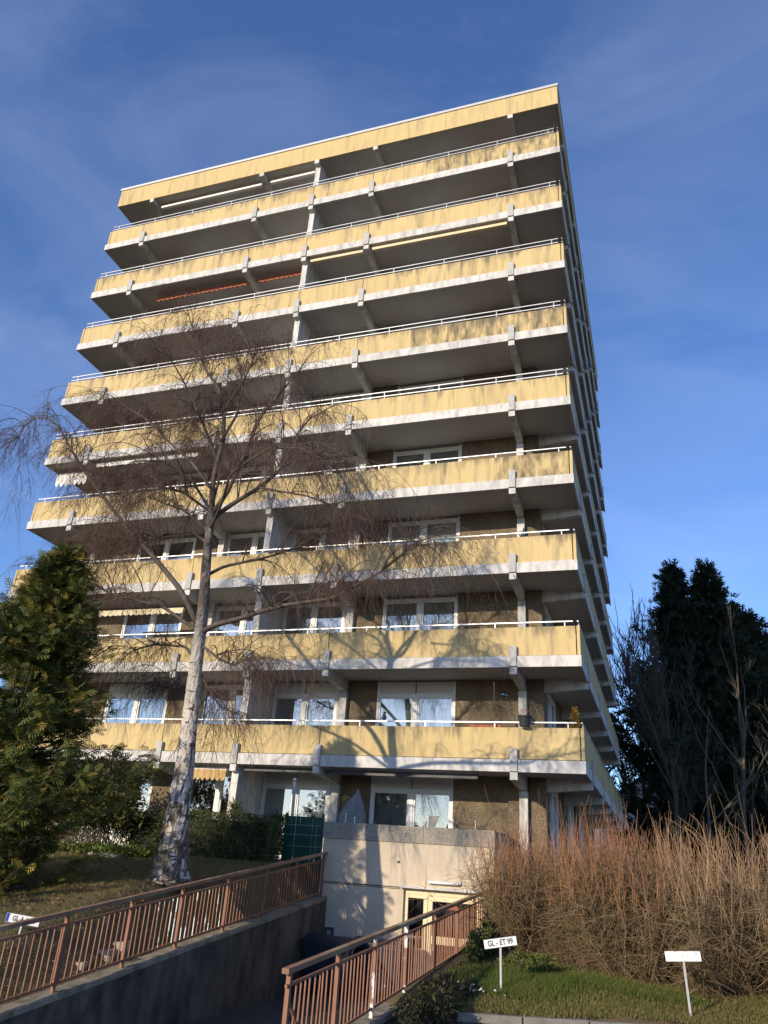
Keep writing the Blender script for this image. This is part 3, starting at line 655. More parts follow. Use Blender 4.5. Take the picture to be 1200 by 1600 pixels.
#PART3
# ------------------------------------------------------------------ birch
YT = -6.4
bb = at(262, 1378, Y=YT)
bt = thing('birch_tree', (bb[0], YT, -0.55), 'tall bare weeping birch with white trunk and drooping brown twigs on the lawn', 'tree')
tr_px = [(262, 1386), (264, 1372), (270, 1330), (277, 1280), (284, 1230), (290, 1180), (297, 1120), (304, 1060), (310, 1010), (315, 970), (319, 930), (323, 880), (327, 830), (331, 795)]
trunk = [at(x, y, Y=YT+0.06*math.sin(i*1.3)) for i, (x, y) in enumerate(tr_px)]
def rough_tube(name, pts, r0, r1, m, parent, n=16, seg=70, flare=0.0, lump=0.05, knots=False):
    p = smooth_line(pts, seg); rad = np.linspace(r0, r1, seg)
    if flare: rad = rad+flare*np.exp(-np.linspace(0, 1, seg)*9)
    mb = MB().tube([tuple(q) for q in p], list(rad), n); v = np.array(mb.v).reshape(seg, n, 3)
    for i in range(seg):
        for j in range(n):
            a = 2*math.pi*j/n; c = p[i]; w = 1+lump*(math.sin(3*a+i*0.21)+0.7*math.sin(5*a-i*0.33+1)+0.5*math.sin(2*a+i*0.09))+RNG.normal(0, lump*0.35)
            if flare: w += 0.16*math.exp(-i/8)*math.sin(5*a+0.6)
            v[i, j] = c+(v[i, j]-c)*w
    mb.v = [tuple(q) for q in v.reshape(-1, 3)]
    return mb.build(name, m, parent, smooth=True), p, rad
rough_tube('trunk', trunk, 0.215, 0.085, 'birch_bark', bt, 20, 90, 0.19, 0.05)
LIMBS = [  # photo path, depth offset at the tip (m towards + = away), radius at the start
 ([(308, 975), (285, 925), (240, 870), (185, 808), (130, 735), (105, 690), (85, 658), (60, 648), (38, 662), (22, 700)], -0.6, 0.085),
 ([(313, 990), (330, 978), (380, 965), (405, 956), (448, 945), (521, 935), (555, 915), (590, 897), (621, 873), (650, 850), (672, 852)], -1.4, 0.075),
 ([(329, 815), (345, 800), (367, 785), (405, 762), (432, 740), (455, 712), (465, 680), (482, 655), (510, 640)], 1.4, 0.075),
 ([(330, 805), (355, 770), (370, 737), (380, 715), (392, 690), (405, 655), (420, 635), (440, 612), (457, 592), (477, 566)], -1.0, 0.07),
 ([(331, 800), (332, 755), (340, 720), (350, 687), (350, 642), (342, 605), (320, 577), (310, 542), (300, 510), (292, 484)], 0.4, 0.085),
 ([(331, 765), (300, 722), (285, 710), (260, 687), (235, 660), (205, 640), (180, 628), (160, 640)], 1.2, 0.05),
 ([(329, 800), (285, 768), (250, 760), (215, 762), (190, 780)], -2.0, 0.04),
 ([(326, 830), (287, 797), (255, 786), (230, 775), (205, 790)], 2.2, 0.045),
 ([(304, 1030), (290, 1010), (240, 1007), (203, 1018), (185, 1040)], 0.8, 0.04),
 ([(308, 985), (253, 947), (213, 938), (173, 927), (123, 903), (95, 905), (75, 930)], 1.8, 0.05),
 ([(311, 1005), (343, 1030), (366, 1040), (385, 1030), (400, 1045)], -1.2, 0.04),
 ([(340, 720), (318, 665), (300, 620), (278, 580), (262, 555), (240, 545)], -1.6, 0.045),
 ([(345, 690), (372, 645), (380, 600), (372, 560), (360, 530), (352, 515)], 1.8, 0.045),
 ([(350, 642), (378, 600), (395, 565), (400, 540), (412, 528)], -0.8, 0.035),
 ([(321, 900), (350, 885), (420, 870), (480, 850), (530, 820), (560, 810)], 2.2, 0.05),
 ([(325, 850), (300, 830), (262, 835), (215, 845), (170, 838), (150, 850)], 1.0, 0.045),
 ([(405, 762), (440, 768), (480, 775), (520, 790), (545, 815)], 0.6, 0.035),
 ([(305, 1045), (280, 1075), (255, 1075), (235, 1065)], 1.0, 0.028),
 ([(307, 1040), (330, 1085), (345, 1105), (372, 1115)], 0.9, 0.028),
 ([(327, 830), (345, 790), (360, 740), (420, 700), (470, 700), (520, 725)], -3.2, 0.045),
 ([(330, 800), (300, 750), (255, 720), (210, 720), (170, 745)], -1.6, 0.045),
 ([(331, 790), (345, 740), (330, 690), (300, 660), (270, 655)], 3.4, 0.045),
]
limb_lines = []
for px, dep, r0 in LIMBS:
    n = len(px); pts = []
    for i, (x, y) in enumerate(px):
        t = i/(n-1); pts.append(at(x, y, Y=YT+dep*t**1.2+0.05*math.sin(i*2.1+x)))
    _, p, rad = rough_tube('branch', pts, r0*0.85, 0.010, 'branch_birch', bt, 8, 28, 0, 0.05)
    limb_lines.append((p, rad))
# side branches arching out of the limbs, then drooping
side = []; srad = []
for (p, rad) in limb_lines:
    Ln = np.linalg.norm(np.diff(p, axis=0), axis=1).sum(); cnt = int(6+Ln*5.5)
    for _ in range(cnt):
        i = int(len(p)*(0.18+0.82*RNG.random()**0.8)); i = min(i, len(p)-2)
        t = unit(p[i+1]-p[i]); d = unit(t*0.9+rdir(1, -0.15, 0.9)[0]*1.0); L = RNG.uniform(0.6, 1.9)*(0.6+0.5*min(1, Ln/4))
        s = np.linspace(0, 1, 10)[:, None]
        q = p[i]+d*L*s*0.95+np.array([0, 0, 1.0])*(0.22*L*s-0.62*L*s**2.4)+np.cumsum(RNG.normal(0, 0.018*L, (10, 3)), 0)*s
        side.append(q); srad.append(np.linspace(min(0.017, rad[i]*0.6), 0.0035, 10))
side = np.array(side); srad = np.array(srad)
V, F = tubes(side, srad, 5); np_mesh('side_branches', V, F, 'branch_birch', bt, 'stuff', True)
# hanging twigs
src = [q for q in side]+[p[len(p)//2:] for p, _ in limb_lines]*3
N = 8500; P = np.zeros((N, 6, 3)); rads = np.zeros((N, 6)); s = np.linspace(0, 1, 6)[:, None]
for i in range(N):
    q = src[RNG.integers(len(src))]; k = min(int(len(q)*RNG.random()**0.7), len(q)-2); st = q[k]+(q[k+1]-q[k])*RNG.random()
    L = RNG.gamma(3.0, 0.22)+0.2; d = unit(q[k+1]-q[k])*0.5+rdir(1, -0.5, 0.7)[0]*0.8
    P[i] = st+d*0.55*L*s+np.array([0, 0, -1.0])*L*0.85*s**1.8+np.cumsum(RNG.normal(0, 0.035, (6, 3)), 0)*s
    rads[i] = np.linspace(0.0042, 0.0017, 6)
lowcut = P[:, -1, 2] > -0.1
P = P[lowcut]; rads = rads[lowcut]
V1 = tubes(P, rads, 3)
N2 = 24000; base = RNG.integers(len(P), size=N2); kk = RNG.integers(1, 5, size=N2); st = P[base, kk]; tdir = unit(P[base, kk+1]-P[base, kk])
L = RNG.uniform(0.12, 0.5, N2)[:, None, None]; d = unit(tdir*0.5+rdir(N2, -0.8, 0.7)*0.9)[:, None, :]; s4 = np.linspace(0, 1, 4)[None, :, None]
P2 = st[:, None, :]+d*L*s4*0.8+np.array([0, 0, -1.0])*L*0.35*s4**2
V2 = tubes(P2, np.broadcast_to(np.linspace(0.0030, 0.0015, 4), (N2, 4)).copy(), 3)
V, F = joinvf([V1, V2]); np_mesh('hanging_twigs', V, F, 'twig_birch', bt, 'stuff')

# ------------------------------------------------------------------ conifers made of flat sprays
def conifer(name, base, h, rad, m, label, nspray, size, skirt=0.05, power=0.8, m2=None, group=None, tops=None, lean=(0, 0), trunk_r=0.14, nlimb=220, ragged=0.35, rise=(0.15, 0.55), wide=1.0, upb=0.0, proto=SPRAY):
    base = np.array(base, float); t = thing(name, tuple(base), label, 'tree', group)
    tops = tops or [(0, 0, 1.0, 1.0)]
    MB().tube([tuple(base-[0, 0, 0.2]), tuple(base+[0, 0, h*0.5]), tuple(base+[lean[0]*0.7, lean[1]*0.7, h*0.9])], [trunk_r, trunk_r*0.6, 0.02], 8).build('trunk', 'bark_dark', t, smooth=True)
    Cs, Ds, Ns, Ls = [], [], [], []; lines = []
    for (ox, oy, hs, rs) in tops:
        nl = int(nlimb*hs)
        for i in range(nl):
            u = RNG.random()**0.85; z = h*hs*(skirt+(0.985-skirt)*u)
            env = rad*rs*(max(0.0, 1-u)**power)*(0.86 if u > 0.08 else 0.7)*(1+ragged*RNG.normal(0, 0.5))+0.06
            a = RNG.uniform(0, 2*np.pi); dirh = np.array([math.cos(a), math.sin(a), 0])
            c0 = base+np.array([ox+lean[0]*u, oy+lean[1]*u, z]); rise_ = env*RNG.uniform(*rise)
            s = np.linspace(0, 1, 6)[:, None]
            q = c0+dirh*env*s+np.array([0, 0, 1.0])*(rise_*s**1.3-0.12*env*np.sin(s*3))
            lines.append(q); k = max(4, int(nspray/(nl*len(tops))*(0.25+1.5*env/(rad*rs))))
            tt = RNG.random(k)**0.6; idx = tt*5; i0 = np.minimum(idx.astype(int), 4); fr = (idx-i0)[:, None]
            c = q[i0]*(1-fr)+q[i0+1]*fr+RNG.normal(0, 0.10*size*3, (k, 3))
            Cs.append(c); d = dirh*1.0+rdir(k, -0.6, 0.9)*0.9+np.array([0, 0, upb]); Ds.append(d); Ns.append(unit(rdir(k, 0.0, 1)+np.array([0, 0, 0.5]))); Ls.append(RNG.uniform(0.6, 1.25, k)*size)
    V, F = tubes(np.array(lines), np.broadcast_to(np.linspace(0.03, 0.008, 6), (len(lines), 6)).copy(), 4); np_mesh('limbs', V, F, 'bark_dark', t, 'stuff')
    C = np.concatenate(Cs); D = np.concatenate(Ds); Nn = np.concatenate(Ns); L = np.concatenate(Ls)
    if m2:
        sel = RNG.random(len(C)) < 0.2  # random share of the sprays takes the second, yellower material
        V, F = cards(C[sel], D[sel], Nn[sel], L[sel], L[sel]*wide, proto); np_mesh('gold_sprays', V, F, m2, t, 'stuff')
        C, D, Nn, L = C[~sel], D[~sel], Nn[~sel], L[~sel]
    V, F = cards(C, D, Nn, L, L*wide, proto); np_mesh('foliage', V, F, m, t, 'stuff')
    return t
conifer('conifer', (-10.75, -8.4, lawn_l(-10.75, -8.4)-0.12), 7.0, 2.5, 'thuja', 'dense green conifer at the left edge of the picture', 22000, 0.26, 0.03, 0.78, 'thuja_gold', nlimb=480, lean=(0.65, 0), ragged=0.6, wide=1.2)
for (x, y, h, rad, lab, tops) in ((4.3, 28.5, 20.0, 5.6, 'tall twin-tipped dark conifer behind the tower corner', [(-0.9, 0, 1.0, 0.8), (1.1, -0.4, 0.985, 0.9)]), (8.4, 30.5, 17.5, 6.2, 'broad dark conifer reaching the right edge of the picture', [(-0.9, 0, 1.0, 0.95), (1.6, -0.5, 0.86, 0.9)])):
    conifer('conifer', (x, y, -1.4), h, rad, 'far_conifer', lab, 27000, 0.62, 0.02, 0.85, group='dark conifers behind the tower', nlimb=520, trunk_r=0.3, tops=tops, ragged=0.75, rise=(0.35, 0.9), wide=1.2, upb=0.55, proto=SPRAY4)
for i, (x, y, h) in enumerate(((-14, -47, 10.5), (-22, -50, 9.0), (-4, -52, 11.0))):
    conifer('conifer', (x, y, -2.2), h, 2.6, 'far_conifer', ['nearest of the dark conifers across the street, mirrored in the ground floor window', 'lowest dark conifer across the street, mirrored in the window panes', 'tallest dark conifer across the street, mirrored in the window panes'][i], 1800, 0.7, 0.02, 0.8, group='conifers across the street', nlimb=110, ragged=0.4, proto=SPRAY4, wide=1.3)

# ------------------------------------------------------------------ bare trees
def bare_tree(name, base, h, spread, label, seed, group=None, m='bark_dark', r0=0.16, up=0.75, nmain=9, twigs=1400, tr=0.009):
    rg = np.random.default_rng(seed); base = np.array(base, float); t = thing(name, tuple(base), label, 'tree', group)
    tl = smooth_line([base-[0, 0, 0.2], base+[rg.normal(0, .15), rg.normal(0, .15), h*0.35], base+[rg.normal(0, .4), rg.normal(0, .4), h*0.7], base+[rg.normal(0, .6), rg.normal(0, .6), h*0.98]], 14)
    MB().tube([tuple(q) for q in tl], list(np.linspace(r0, 0.015, 14)), 8).build('trunk', m, t, smooth=True)
    mains = [(tl, np.linspace(r0, 0.015, 14))]; P1 = []; R1 = []; s = np.linspace(0, 1, 10)[:, None]
    for i in range(nmain):
        k = int(rg.uniform(2, 10)); a = rg.uniform(0, 6.28); d = unit(np.array([math.cos(a), math.sin(a), up+rg.normal(0, .15)])); L = h*rg.uniform(0.3, 0.5)*spread
        q = tl[k]+d*L*s+np.array([0, 0, 1.0])*L*0.3*s**2+np.cumsum(rg.normal(0, 0.03*L, (10, 3)), 0)*s*0.6
        P1.append(q); R1.append(np.linspace(r0*0.45, 0.012, 10))
    V, F = tubes(np.array(P1), np.array(R1), 6); np_mesh('boughs', V, F, m, t, None, True)
    src = P1+[resample(tl[4:], 10)]; P2 = []; s6 = np.linspace(0, 1, 6)[:, None]
    for i in range(int(twigs*0.25)):
        q = src[rg.integers(len(src))]; k = rg.integers(2, 9); d = unit(unit(q[k+1]-q[k])*0.8+unit(rg.normal(0, 1, 3))*0.9+np.array([0, 0, up*0.6])); L = h*rg.uniform(0.06, 0.17)
        P2.append(q[k]+d*L*s6+np.array([0, 0, 1.0])*L*0.2*s6**2+np.cumsum(rg.normal(0, 0.03*L, (6, 3)), 0))
    P3 = []
    for i in range(twigs):
        q = P2[rg.integers(len(P2))]; k = rg.integers(1, 5); d = unit(unit(q[k+1]-q[k])*0.7+unit(rg.normal(0, 1, 3))*0.8+np.array([0, 0, up*0.4])); L = h*rg.uniform(0.025, 0.07)
        P3.append(q[k]+d*L*s6+np.cumsum(rg.normal(0, 0.03*L, (6, 3)), 0))
    A = tubes(np.array(P2), np.broadcast_to(np.linspace(tr*1.8, tr*0.8, 6), (len(P2), 6)).copy(), 4); B = tubes(np.array(P3), np.broadcast_to(np.linspace(tr, tr*0.5, 6), (len(P3), 6)).copy(), 3)
    V, F = joinvf([(A[0], A[1]), (B[0], B[1])]); np_mesh('twigs', V, F, m, t, 'stuff')
    return t
bare_tree('bare_tree', (2.2, 24, -1.4), 15.5, 0.9, 'bare tree between the tower corner and the dark conifers', 3, 'bare trees behind the tower', up=1.6, nmain=13, twigs=1500, tr=0.014)
bare_tree('bare_tree', (0.9, 33, -1.4), 17, 0.9, 'thin bare tree furthest back beside the tower corner', 5, 'bare trees behind the tower', up=1.6, nmain=12, twigs=1300, tr=0.016)
bare_tree('bare_tree', (5.0, 17, -1.4), 12.0, 0.9, 'slender bare tree standing in front of the dark conifers', 11, 'bare trees in front of the conifers', up=1.4, nmain=7, twigs=150, tr=0.008, r0=0.13)
bare_tree('bare_tree', (3.2, 15, -1.4), 8.5, 1.0, 'low forked bare tree nearest the tower side', 13, 'bare trees in front of the conifers', up=0.9, nmain=4, twigs=130, tr=0.008, r0=0.10)
bare_tree('bare_tree', (7.3, 16, -1.4), 8.5, 1.2, 'low twisted bare tree at the right in front of the conifers', 17, 'bare trees in front of the conifers', m='bark_dark', up=0.9, nmain=6, twigs=130, tr=0.008, r0=0.10)
for i, (x, y, h, lb) in enumerate(((19, 55, 12, 'distant bare tree at the right picture edge'), (15.5, 62, 12, 'distant bare tree just right of the dark conifers'))):
    bare_tree('bare_tree', (x, y, -1.5), h, 1.0, lb, 31+i, 'distant bare trees', up=0.9, nmain=10, twigs=1000, tr=0.03)

# ------------------------------------------------------------------ shrubs on the right
def stem_shrub(x0, x1, y0, y1, ztop, n, label, m_low, m_top, lean=0.0, tall=0.0, shoots=0.5, seed=1, spread=0.25):
    rg = np.random.default_rng(seed); cx, cy = (x0+x1)/2, (y0+y1)/2; zb = lawn_r(cx, cy)
    t = thing('bare_shrub', (cx, cy, zb), label, 'shrub', 'bare shrubs beside the entrance')
    nc = 16; kc = rg.integers(nc, size=n); ccx = rg.uniform(x0+0.2, x1-0.2, nc); ccy = rg.uniform(y0+0.6, y1-0.3, nc); bx = ccx[kc]+rg.normal(0, 0.07, n); by = ccy[kc]+rg.normal(0, 0.07, n); hc = rg.uniform(0.78, 1.05, nc); bz = np.array([lawn_r(a, b) for a, b in zip(bx, by)])-0.04
    hgt = (ztop-bz)*np.clip(rg.normal(0.86, 0.14, n), 0.3, 1.15)*hc[kc]; Sg = 9; s = np.linspace(0, 1, Sg)[None, :, None]
    out = np.stack([(bx-cx)*spread*1.6+rg.normal(0, 0.42, n)+lean, (by-cy)*spread*2.2-0.12+rg.normal(0, 0.42, n), np.zeros(n)], 1)
    P = np.stack([bx, by, bz], 1)[:, None, :]+out[:, None, :]*s**0.8+np.array([0, 0, 1.0])*hgt[:, None, None]*s
    P = P+np.cumsum(rg.normal(0, 0.022, (n, Sg, 3)), 1)*s
    A = tubes(P, np.broadcast_to(np.linspace(0.0105, 0.003, Sg), (n, Sg)).copy()*rg.uniform(0.5, 1.7, (n, 1)), 3)
    np_mesh('stems', A[0], A[1], m_low, t, 'stuff')
    N2 = n*19; b = rg.integers(n, size=N2); k = (1+(Sg-2)*rg.random(N2)**1.1).astype(int); st = P[b, k]; L = rg.uniform(0.18, 0.8, N2)[:, None, None]
    d = unit(rg.normal(0, 1, (N2, 3))*np.array([1, 1, 0.7])+np.array([0, -0.15, 0.15])); s5 = np.linspace(0, 1, 5)[None, :, None]; s3 = np.linspace(0, 1, 4)[None, :, None]
    q = st[:, None, :]+d[:, None, :]*L*s3+np.array([0, 0, -1.0])*L*0.2*s3**2+np.cumsum(rg.normal(0, 0.022, (N2, 4, 3)), 1)
    B = tubes(q, np.broadcast_to(np.linspace(0.0050, 0.0026, 4), (N2, 4)).copy(), 3); np_mesh('twigs', B[0], B[1], m_low, t, 'stuff')
    N3 = int(n*3.4*shoots*2); b = rg.integers(n, size=N3); k = rg.integers(Sg-4, Sg, size=N3); st = P[b, k]; L = (rg.gamma(3, 0.14, N3)+0.12)[:, None, None]*(1+tall)
    d = unit(np.stack([rg.normal(0, 0.22, N3), rg.normal(0, 0.22, N3), np.ones(N3)], 1))
    q = st[:, None, :]+d[:, None, :]*L*s5+np.cumsum(rg.normal(0, 0.010, (N3, 5, 3)), 1)
    B = tubes(q, np.broadcast_to(np.linspace(0.0055, 0.0022, 5), (N3, 5)).copy(), 3); np_mesh('young_shoots', B[0], B[1], m_top, t, 'stuff')
    return t
stem_shrub(-1.75, 0.2, -3.7, -1.3, 0.55, 360, 'grey-brown twiggy shrub beside the beige entrance wall', 'stem_grey', 'shoot_red', seed=1, shoots=0.5)
stem_shrub(0.0, 1.9, -4.5, -1.5, 0.62, 400, 'reddish bare shrub in the middle of the shrub row', 'stem_grey', 'shoot_red', seed=2, shoots=0.6)
stem_shrub(1.7, 3.4, -4.9, -2.0, 0.60, 330, 'tall pale bare shrub behind the blank white sign', 'stem_grey', 'stem_pale', seed=3, shoots=0.34, tall=0.15, spread=0.5)
stem_shrub(3.0, 5.2, -5.2, -2.0, 0.70, 330, 'tall bare shrub at the right edge of the picture', 'stem_grey', 'stem_pale', seed=4, shoots=0.34, tall=0.15, spread=0.5)
# a few long whips arching out of the tall shrub
whip_owner = bpy.data.objects['bare_shrub.002']; pts = []
for i in range(38):
    x = RNG.uniform(1.6, 5.0); y = RNG.uniform(-4.6, -2.4); L = RNG.uniform(0.9, 1.7); dx = RNG.normal(-0.1, 0.35); s = np.linspace(0, 1, 9)[:, None]
    pts.append(np.array([x, y, 0.0])+np.array([dx, RNG.normal(0, 0.2), 1.0])*L*s+np.array([RNG.normal(0, 0.3), 0, -0.35])*s**3*L*0.6+np.cumsum(RNG.normal(0, 0.012, (9, 3)), 0))
A = tubes(np.array(pts), np.broadcast_to(np.linspace(0.009, 0.003, 9), (38, 9)).copy(), 3); np_mesh('whips', A[0], A[1], 'stem_pale', whip_owner, 'stuff')

# ------------------------------------------------------------------ leafy shrubs and hedges on the left
def leafy(name, c, size, n, leaf, m, label, cat='shrub', boxy=False, group=None, core=0.6, seed=1, aspect=0.5, stems=True):
    rg = np.random.default_rng(seed); c = np.array(c, float); sx, sy, sz = size
    t = thing(name, (c[0], c[1], c[2]), label, cat, group)
    if boxy:
        u = rg.uniform(-1, 1, (n, 3)); ax = rg.integers(0, 3, n); dep = 1-rg.random(n)**1.8*0.35; sg = np.sign(u[np.arange(n), ax]); u[np.arange(n), ax] = sg*dep
        bumpn = 0.07*np.sin(u[:, 0]*11*sx)+0.05*np.sin(u[:, 2]*6+u[:, 0]*9); u *= (1+bumpn)[:, None]; nrm = u**5
    else:
        nclump = 46; cc = rdir(nclump, -0.55, 1)*rg.uniform(0.55, 0.95, (nclump, 1)); b = rg.integers(nclump, size=n)
        u = cc[b]+unit(rg.normal(0, 1, (n, 3)))*rg.uniform(0.08, 0.34, (n, 1)); nrm = u
    p = c+np.array([0, 0, sz])+u*np.array([sx, sy, sz])
    keep = p[:, 2] > c[2]+0.02; p = p[keep]; nrm = nrm[keep]; n = len(p)
    d = unit(rg.normal(0, 1, (n, 3))+unit(nrm)*0.6+np.array([0, 0, -0.1])); Nn = unit(unit(nrm)+rg.normal(0, 0.6, (n, 3))); L = leaf*rg.uniform(0.6, 1.3, n)
    V, F = cards(p, d, Nn, L, L*aspect, LEAF); np_mesh('leaves', V, F, m, t, 'stuff')
    if stems:
        k = 60; st = c+rg.normal(0, 1, (k, 3))*np.array([sx*0.35, sy*0.35, 0]); en = c+np.array([0, 0, sz])+rdir(k, -0.2, 1)*np.array([sx, sy, sz])*0.85
        s = np.linspace(0, 1, 5)[None, :, None]; q = st[:, None]*(1-s)+en[:, None]*s+rg.normal(0, 0.03, (k, 5, 3))*s
        A = tubes(q, np.broadcast_to(np.linspace(0.014, 0.005, 5), (k, 5)).copy(), 4); np_mesh('stems', A[0], A[1], 'bark_dark', t, 'stuff')
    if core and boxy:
        MB().box(c[0]-sx*core*1.2, c[0]+sx*core*1.2, c[1]-sy*core, c[1]+sy*core, c[2]+0.02, c[2]+2*sz*0.85).build('filler_box', 'hedge_core', t)  # solid dark filler box added so the hedge is not see-through
    return t
leafy('clipped_hedge', (-9.25, -1.25, -0.10), (1.48, 0.42, 0.55), 15000, 0.055, 'hedge_leaf', 'clipped dark green hedge right of the birch trunk', 'hedge', True, 'clipped hedges', seed=3)
leafy('clipped_hedge', (-11.55, -1.35, -0.10), (0.62, 0.42, 0.52), 7000, 0.055, 'hedge_leaf', 'short clipped hedge left of the birch trunk', 'hedge', True, 'clipped hedges', seed=4)
leafy('rhododendron', (-12.6, -2.0, -0.1), (1.1, 1.0, 1.0), 5200, 0.15, 'rhodo_leaf', 'olive rhododendron bush between the conifer and the birch', seed=5, aspect=0.34)
leafy('dark_bush', (-13.9, -0.9, -0.1), (1.5, 0.9, 1.35), 6500, 0.13, 'dark_leaf', 'dark evergreen bush rising behind the rhododendron', seed=6, aspect=0.4)
leafy('ground_ivy', (-11.6, -2.75, -0.2), (1.9, 0.35, 0.13), 1500, 0.10, 'grass_bright', 'low bright ivy edging at the foot of the rhododendron', 'plant', seed=8, aspect=0.7, stems=False)
leafy('low_evergreen', (-1.85, -3.4, -1.68), (0.25, 1.5, 0.40), 3600, 0.07, 'hedge_leaf', 'dark ivy bank at the far foot of the right-hand railing', 'plant', seed=9, aspect=0.6)
leafy('low_evergreen', (-1.72, -7.1, -2.02), (0.42, 2.0, 0.22), 9000, 0.10, 'withered', 'dark withered growth along the near end of the right-hand railing', 'plant', seed=10, aspect=0.2)
leafy('low_evergreen', (-0.75, -4.7, -1.70), (0.55, 0.45, 0.22), 1800, 0.06, 'grass_bright', 'fresh green clump behind the lettered sign', 'plant', seed=12, aspect=0.5)
yp = at(365, 1262, Y=-0.2); yt = thing('yucca_plant', (yp[0], -0.2, 0.0), 'spiky yucca with arching leaves behind the hedge', 'plant')
MB().tube([(yp[0], -0.2, 0.0), (yp[0]+0.03, -0.2, 1.15)], [0.07, 0.05], 8).build('stem', 'bark_dark', yt, smooth=True)
n = 90; d = rdir(n, -0.25, 0.95); s = np.linspace(0, 1, 6)[None, :, None]; L = RNG.uniform(0.45, 0.8, n)[:, None, None]
q = np.array([yp[0]+0.03, -0.2, 1.17])+d[:, None, :]*L*s+np.array([0, 0, -1.0])*L*0.5*s**2.2
wd = unit(np.cross(d, np.array([0, 0, 1.0])))[:, None, :]*np.array([0.012, 0.02, 0.02, 0.016, 0.010, 0.001])[None, :, None]
V = np.stack([q-wd, q+wd], 2).reshape(-1, 3); idx = np.arange(n*12).reshape(n, 6, 2)
F = np.stack([idx[:, :-1, 0], idx[:, :-1, 1], idx[:, 1:, 1], idx[:, 1:, 0]], -1).reshape(-1, 4); np_mesh('leaves', V, F, 'yucca', yt, 'stuff')

# ------------------------------------------------------------------ grass
def grass(name, label, m, n, region, hfun, h0, h1, cond=None, w=0.006, cat='grass'):
    x = RNG.uniform(region[0], region[1], n); y = RNG.uniform(region[2], region[3], n)
    if cond is not None:
        k = np.array([cond(a, b) for a, b in zip(x, y)]); x, y = x[k], y[k]
    n = len(x); z = np.array([hfun(a, b) for a, b in zip(x, y)]); c = np.stack([x, y, z-0.005], 1)
    hh = RNG.uniform(h0, h1, n); a = RNG.uniform(0, 2*np.pi, n); sd = np.stack([np.cos(a), np.sin(a), 0*a], 1)*w
    ln = rdir(n, 0, 0.3)*hh[:, None]*RNG.uniform(0.2, 0.9, n)[:, None]; up = np.array([0, 0, 1.0])
    V = np.stack([c-sd, c+sd, c+up*hh[:, None]*0.6+ln*0.35+sd*0.7, c+up*hh[:, None]*0.6+ln*0.35-sd*0.7, c+up*hh[:, None]*0.95+ln], 1).reshape(-1, 3)
    i = np.arange(n)[:, None]*5
    F = np.concatenate([i+np.array([[0, 1, 2]]), i+np.array([[0, 2, 3]]), i+np.array([[3, 2, 4]])])
    o = np_mesh(name, V, F, m); return tag(o, label, cat, kind='stuff')
inside_r = lambda a, b: b > kerb_y(a)+0.02 and a > -2.15
def patchy(f, thr, sc=1.0, ph=0.0):
    return lambda a, b: f(a, b) and (math.sin(a*1.9*sc+ph)+math.sin(b*2.3*sc+a*0.8+ph)+RNG.normal(0, 0.6) > thr)
grass('lawn_grass', 'short olive grass in front of the bare shrubs', 'grass', 52000, (-2.1, 5.5, -8.2, -3.9), lawn_r, 0.03, 0.085, inside_r)
grass('lawn_grass', 'dry straw-coloured grass mixed into the front verge', 'grass_dry', 20000, (-2.1, 5.5, -8.2, -3.9), lawn_r, 0.02, 0.07, inside_r)
def mound(a, b): return math.hypot((a-0.85)/1.15, (b+5.05)/0.42) < 1+RNG.normal(0, 0.12) or math.hypot((a+0.9)/0.9, (b+5.6)/0.9) < 1+RNG.normal(0, 0.2)
grass('tall_grass', 'bright green tuft of longer grass between the two white signs', 'grass_bright', 60000, (-2.0, 2.2, -6.6, -4.4), lawn_r, 0.06, 0.17, mound, 0.005)
inside_l = lambda a, b: a < -6.8
grass('lawn_grass', 'short olive lawn around the birch', 'grass', 26000, (-16, -6.8, -9.5, -1.6), lawn_l, 0.025, 0.06, patchy(inside_l, -0.7))
grass('lawn_grass', 'dry straw-coloured grass on the left lawn and bank', 'grass_dry', 26000, (-14, -6.8, -12.5, -0.8), lawn_l, 0.02, 0.055, inside_l)
def leaves(name, label, n, region, hfun, cond):
    x = RNG.uniform(region[0], region[1], n); y = RNG.uniform(region[2], region[3], n); k = np.array([cond(a, b) for a, b in zip(x, y)]); x, y = x[k], y[k]; n = len(x)
    c = np.stack([x, y, np.array([hfun(a, b) for a, b in zip(x, y)])+RNG.uniform(0.01, 0.05, n)], 1); d = rdir(n, -0.25, 0.25); L = RNG.uniform(0.03, 0.075, n)
    V, F = cards(c, d, unit(rdir(n, 0.5, 1)), L, L*0.6, LEAF); tag(np_mesh(name, V, F, 'dead_leaf'), label, 'leaves', kind='stuff')
leaves('fallen_leaves', 'brown fallen leaves under the bare shrubs', 5200, (-2.1, 5.5, -6.9, -2), lawn_r, lambda a, b: inside_r(a, b) and (b > -5.0+RNG.normal(0, 0.35) or a > 1.4 and RNG.random() < 0.5))
leaves('fallen_leaves', 'brown fallen leaves on the bank behind the left railing', 3800, (-12, -6.8, -12.5, -1), lawn_l, lambda a, b: b < -7 or RNG.random() < 0.35)
leaves('fallen_leaves', 'brown leaves and litter along the kerb', 260, (-1.5, 3.0, -8.6, -5.8), lambda a, b: street_z(a, b), lambda a, b: kerb_y(a)-0.45 < b < kerb_y(a)-0.15)
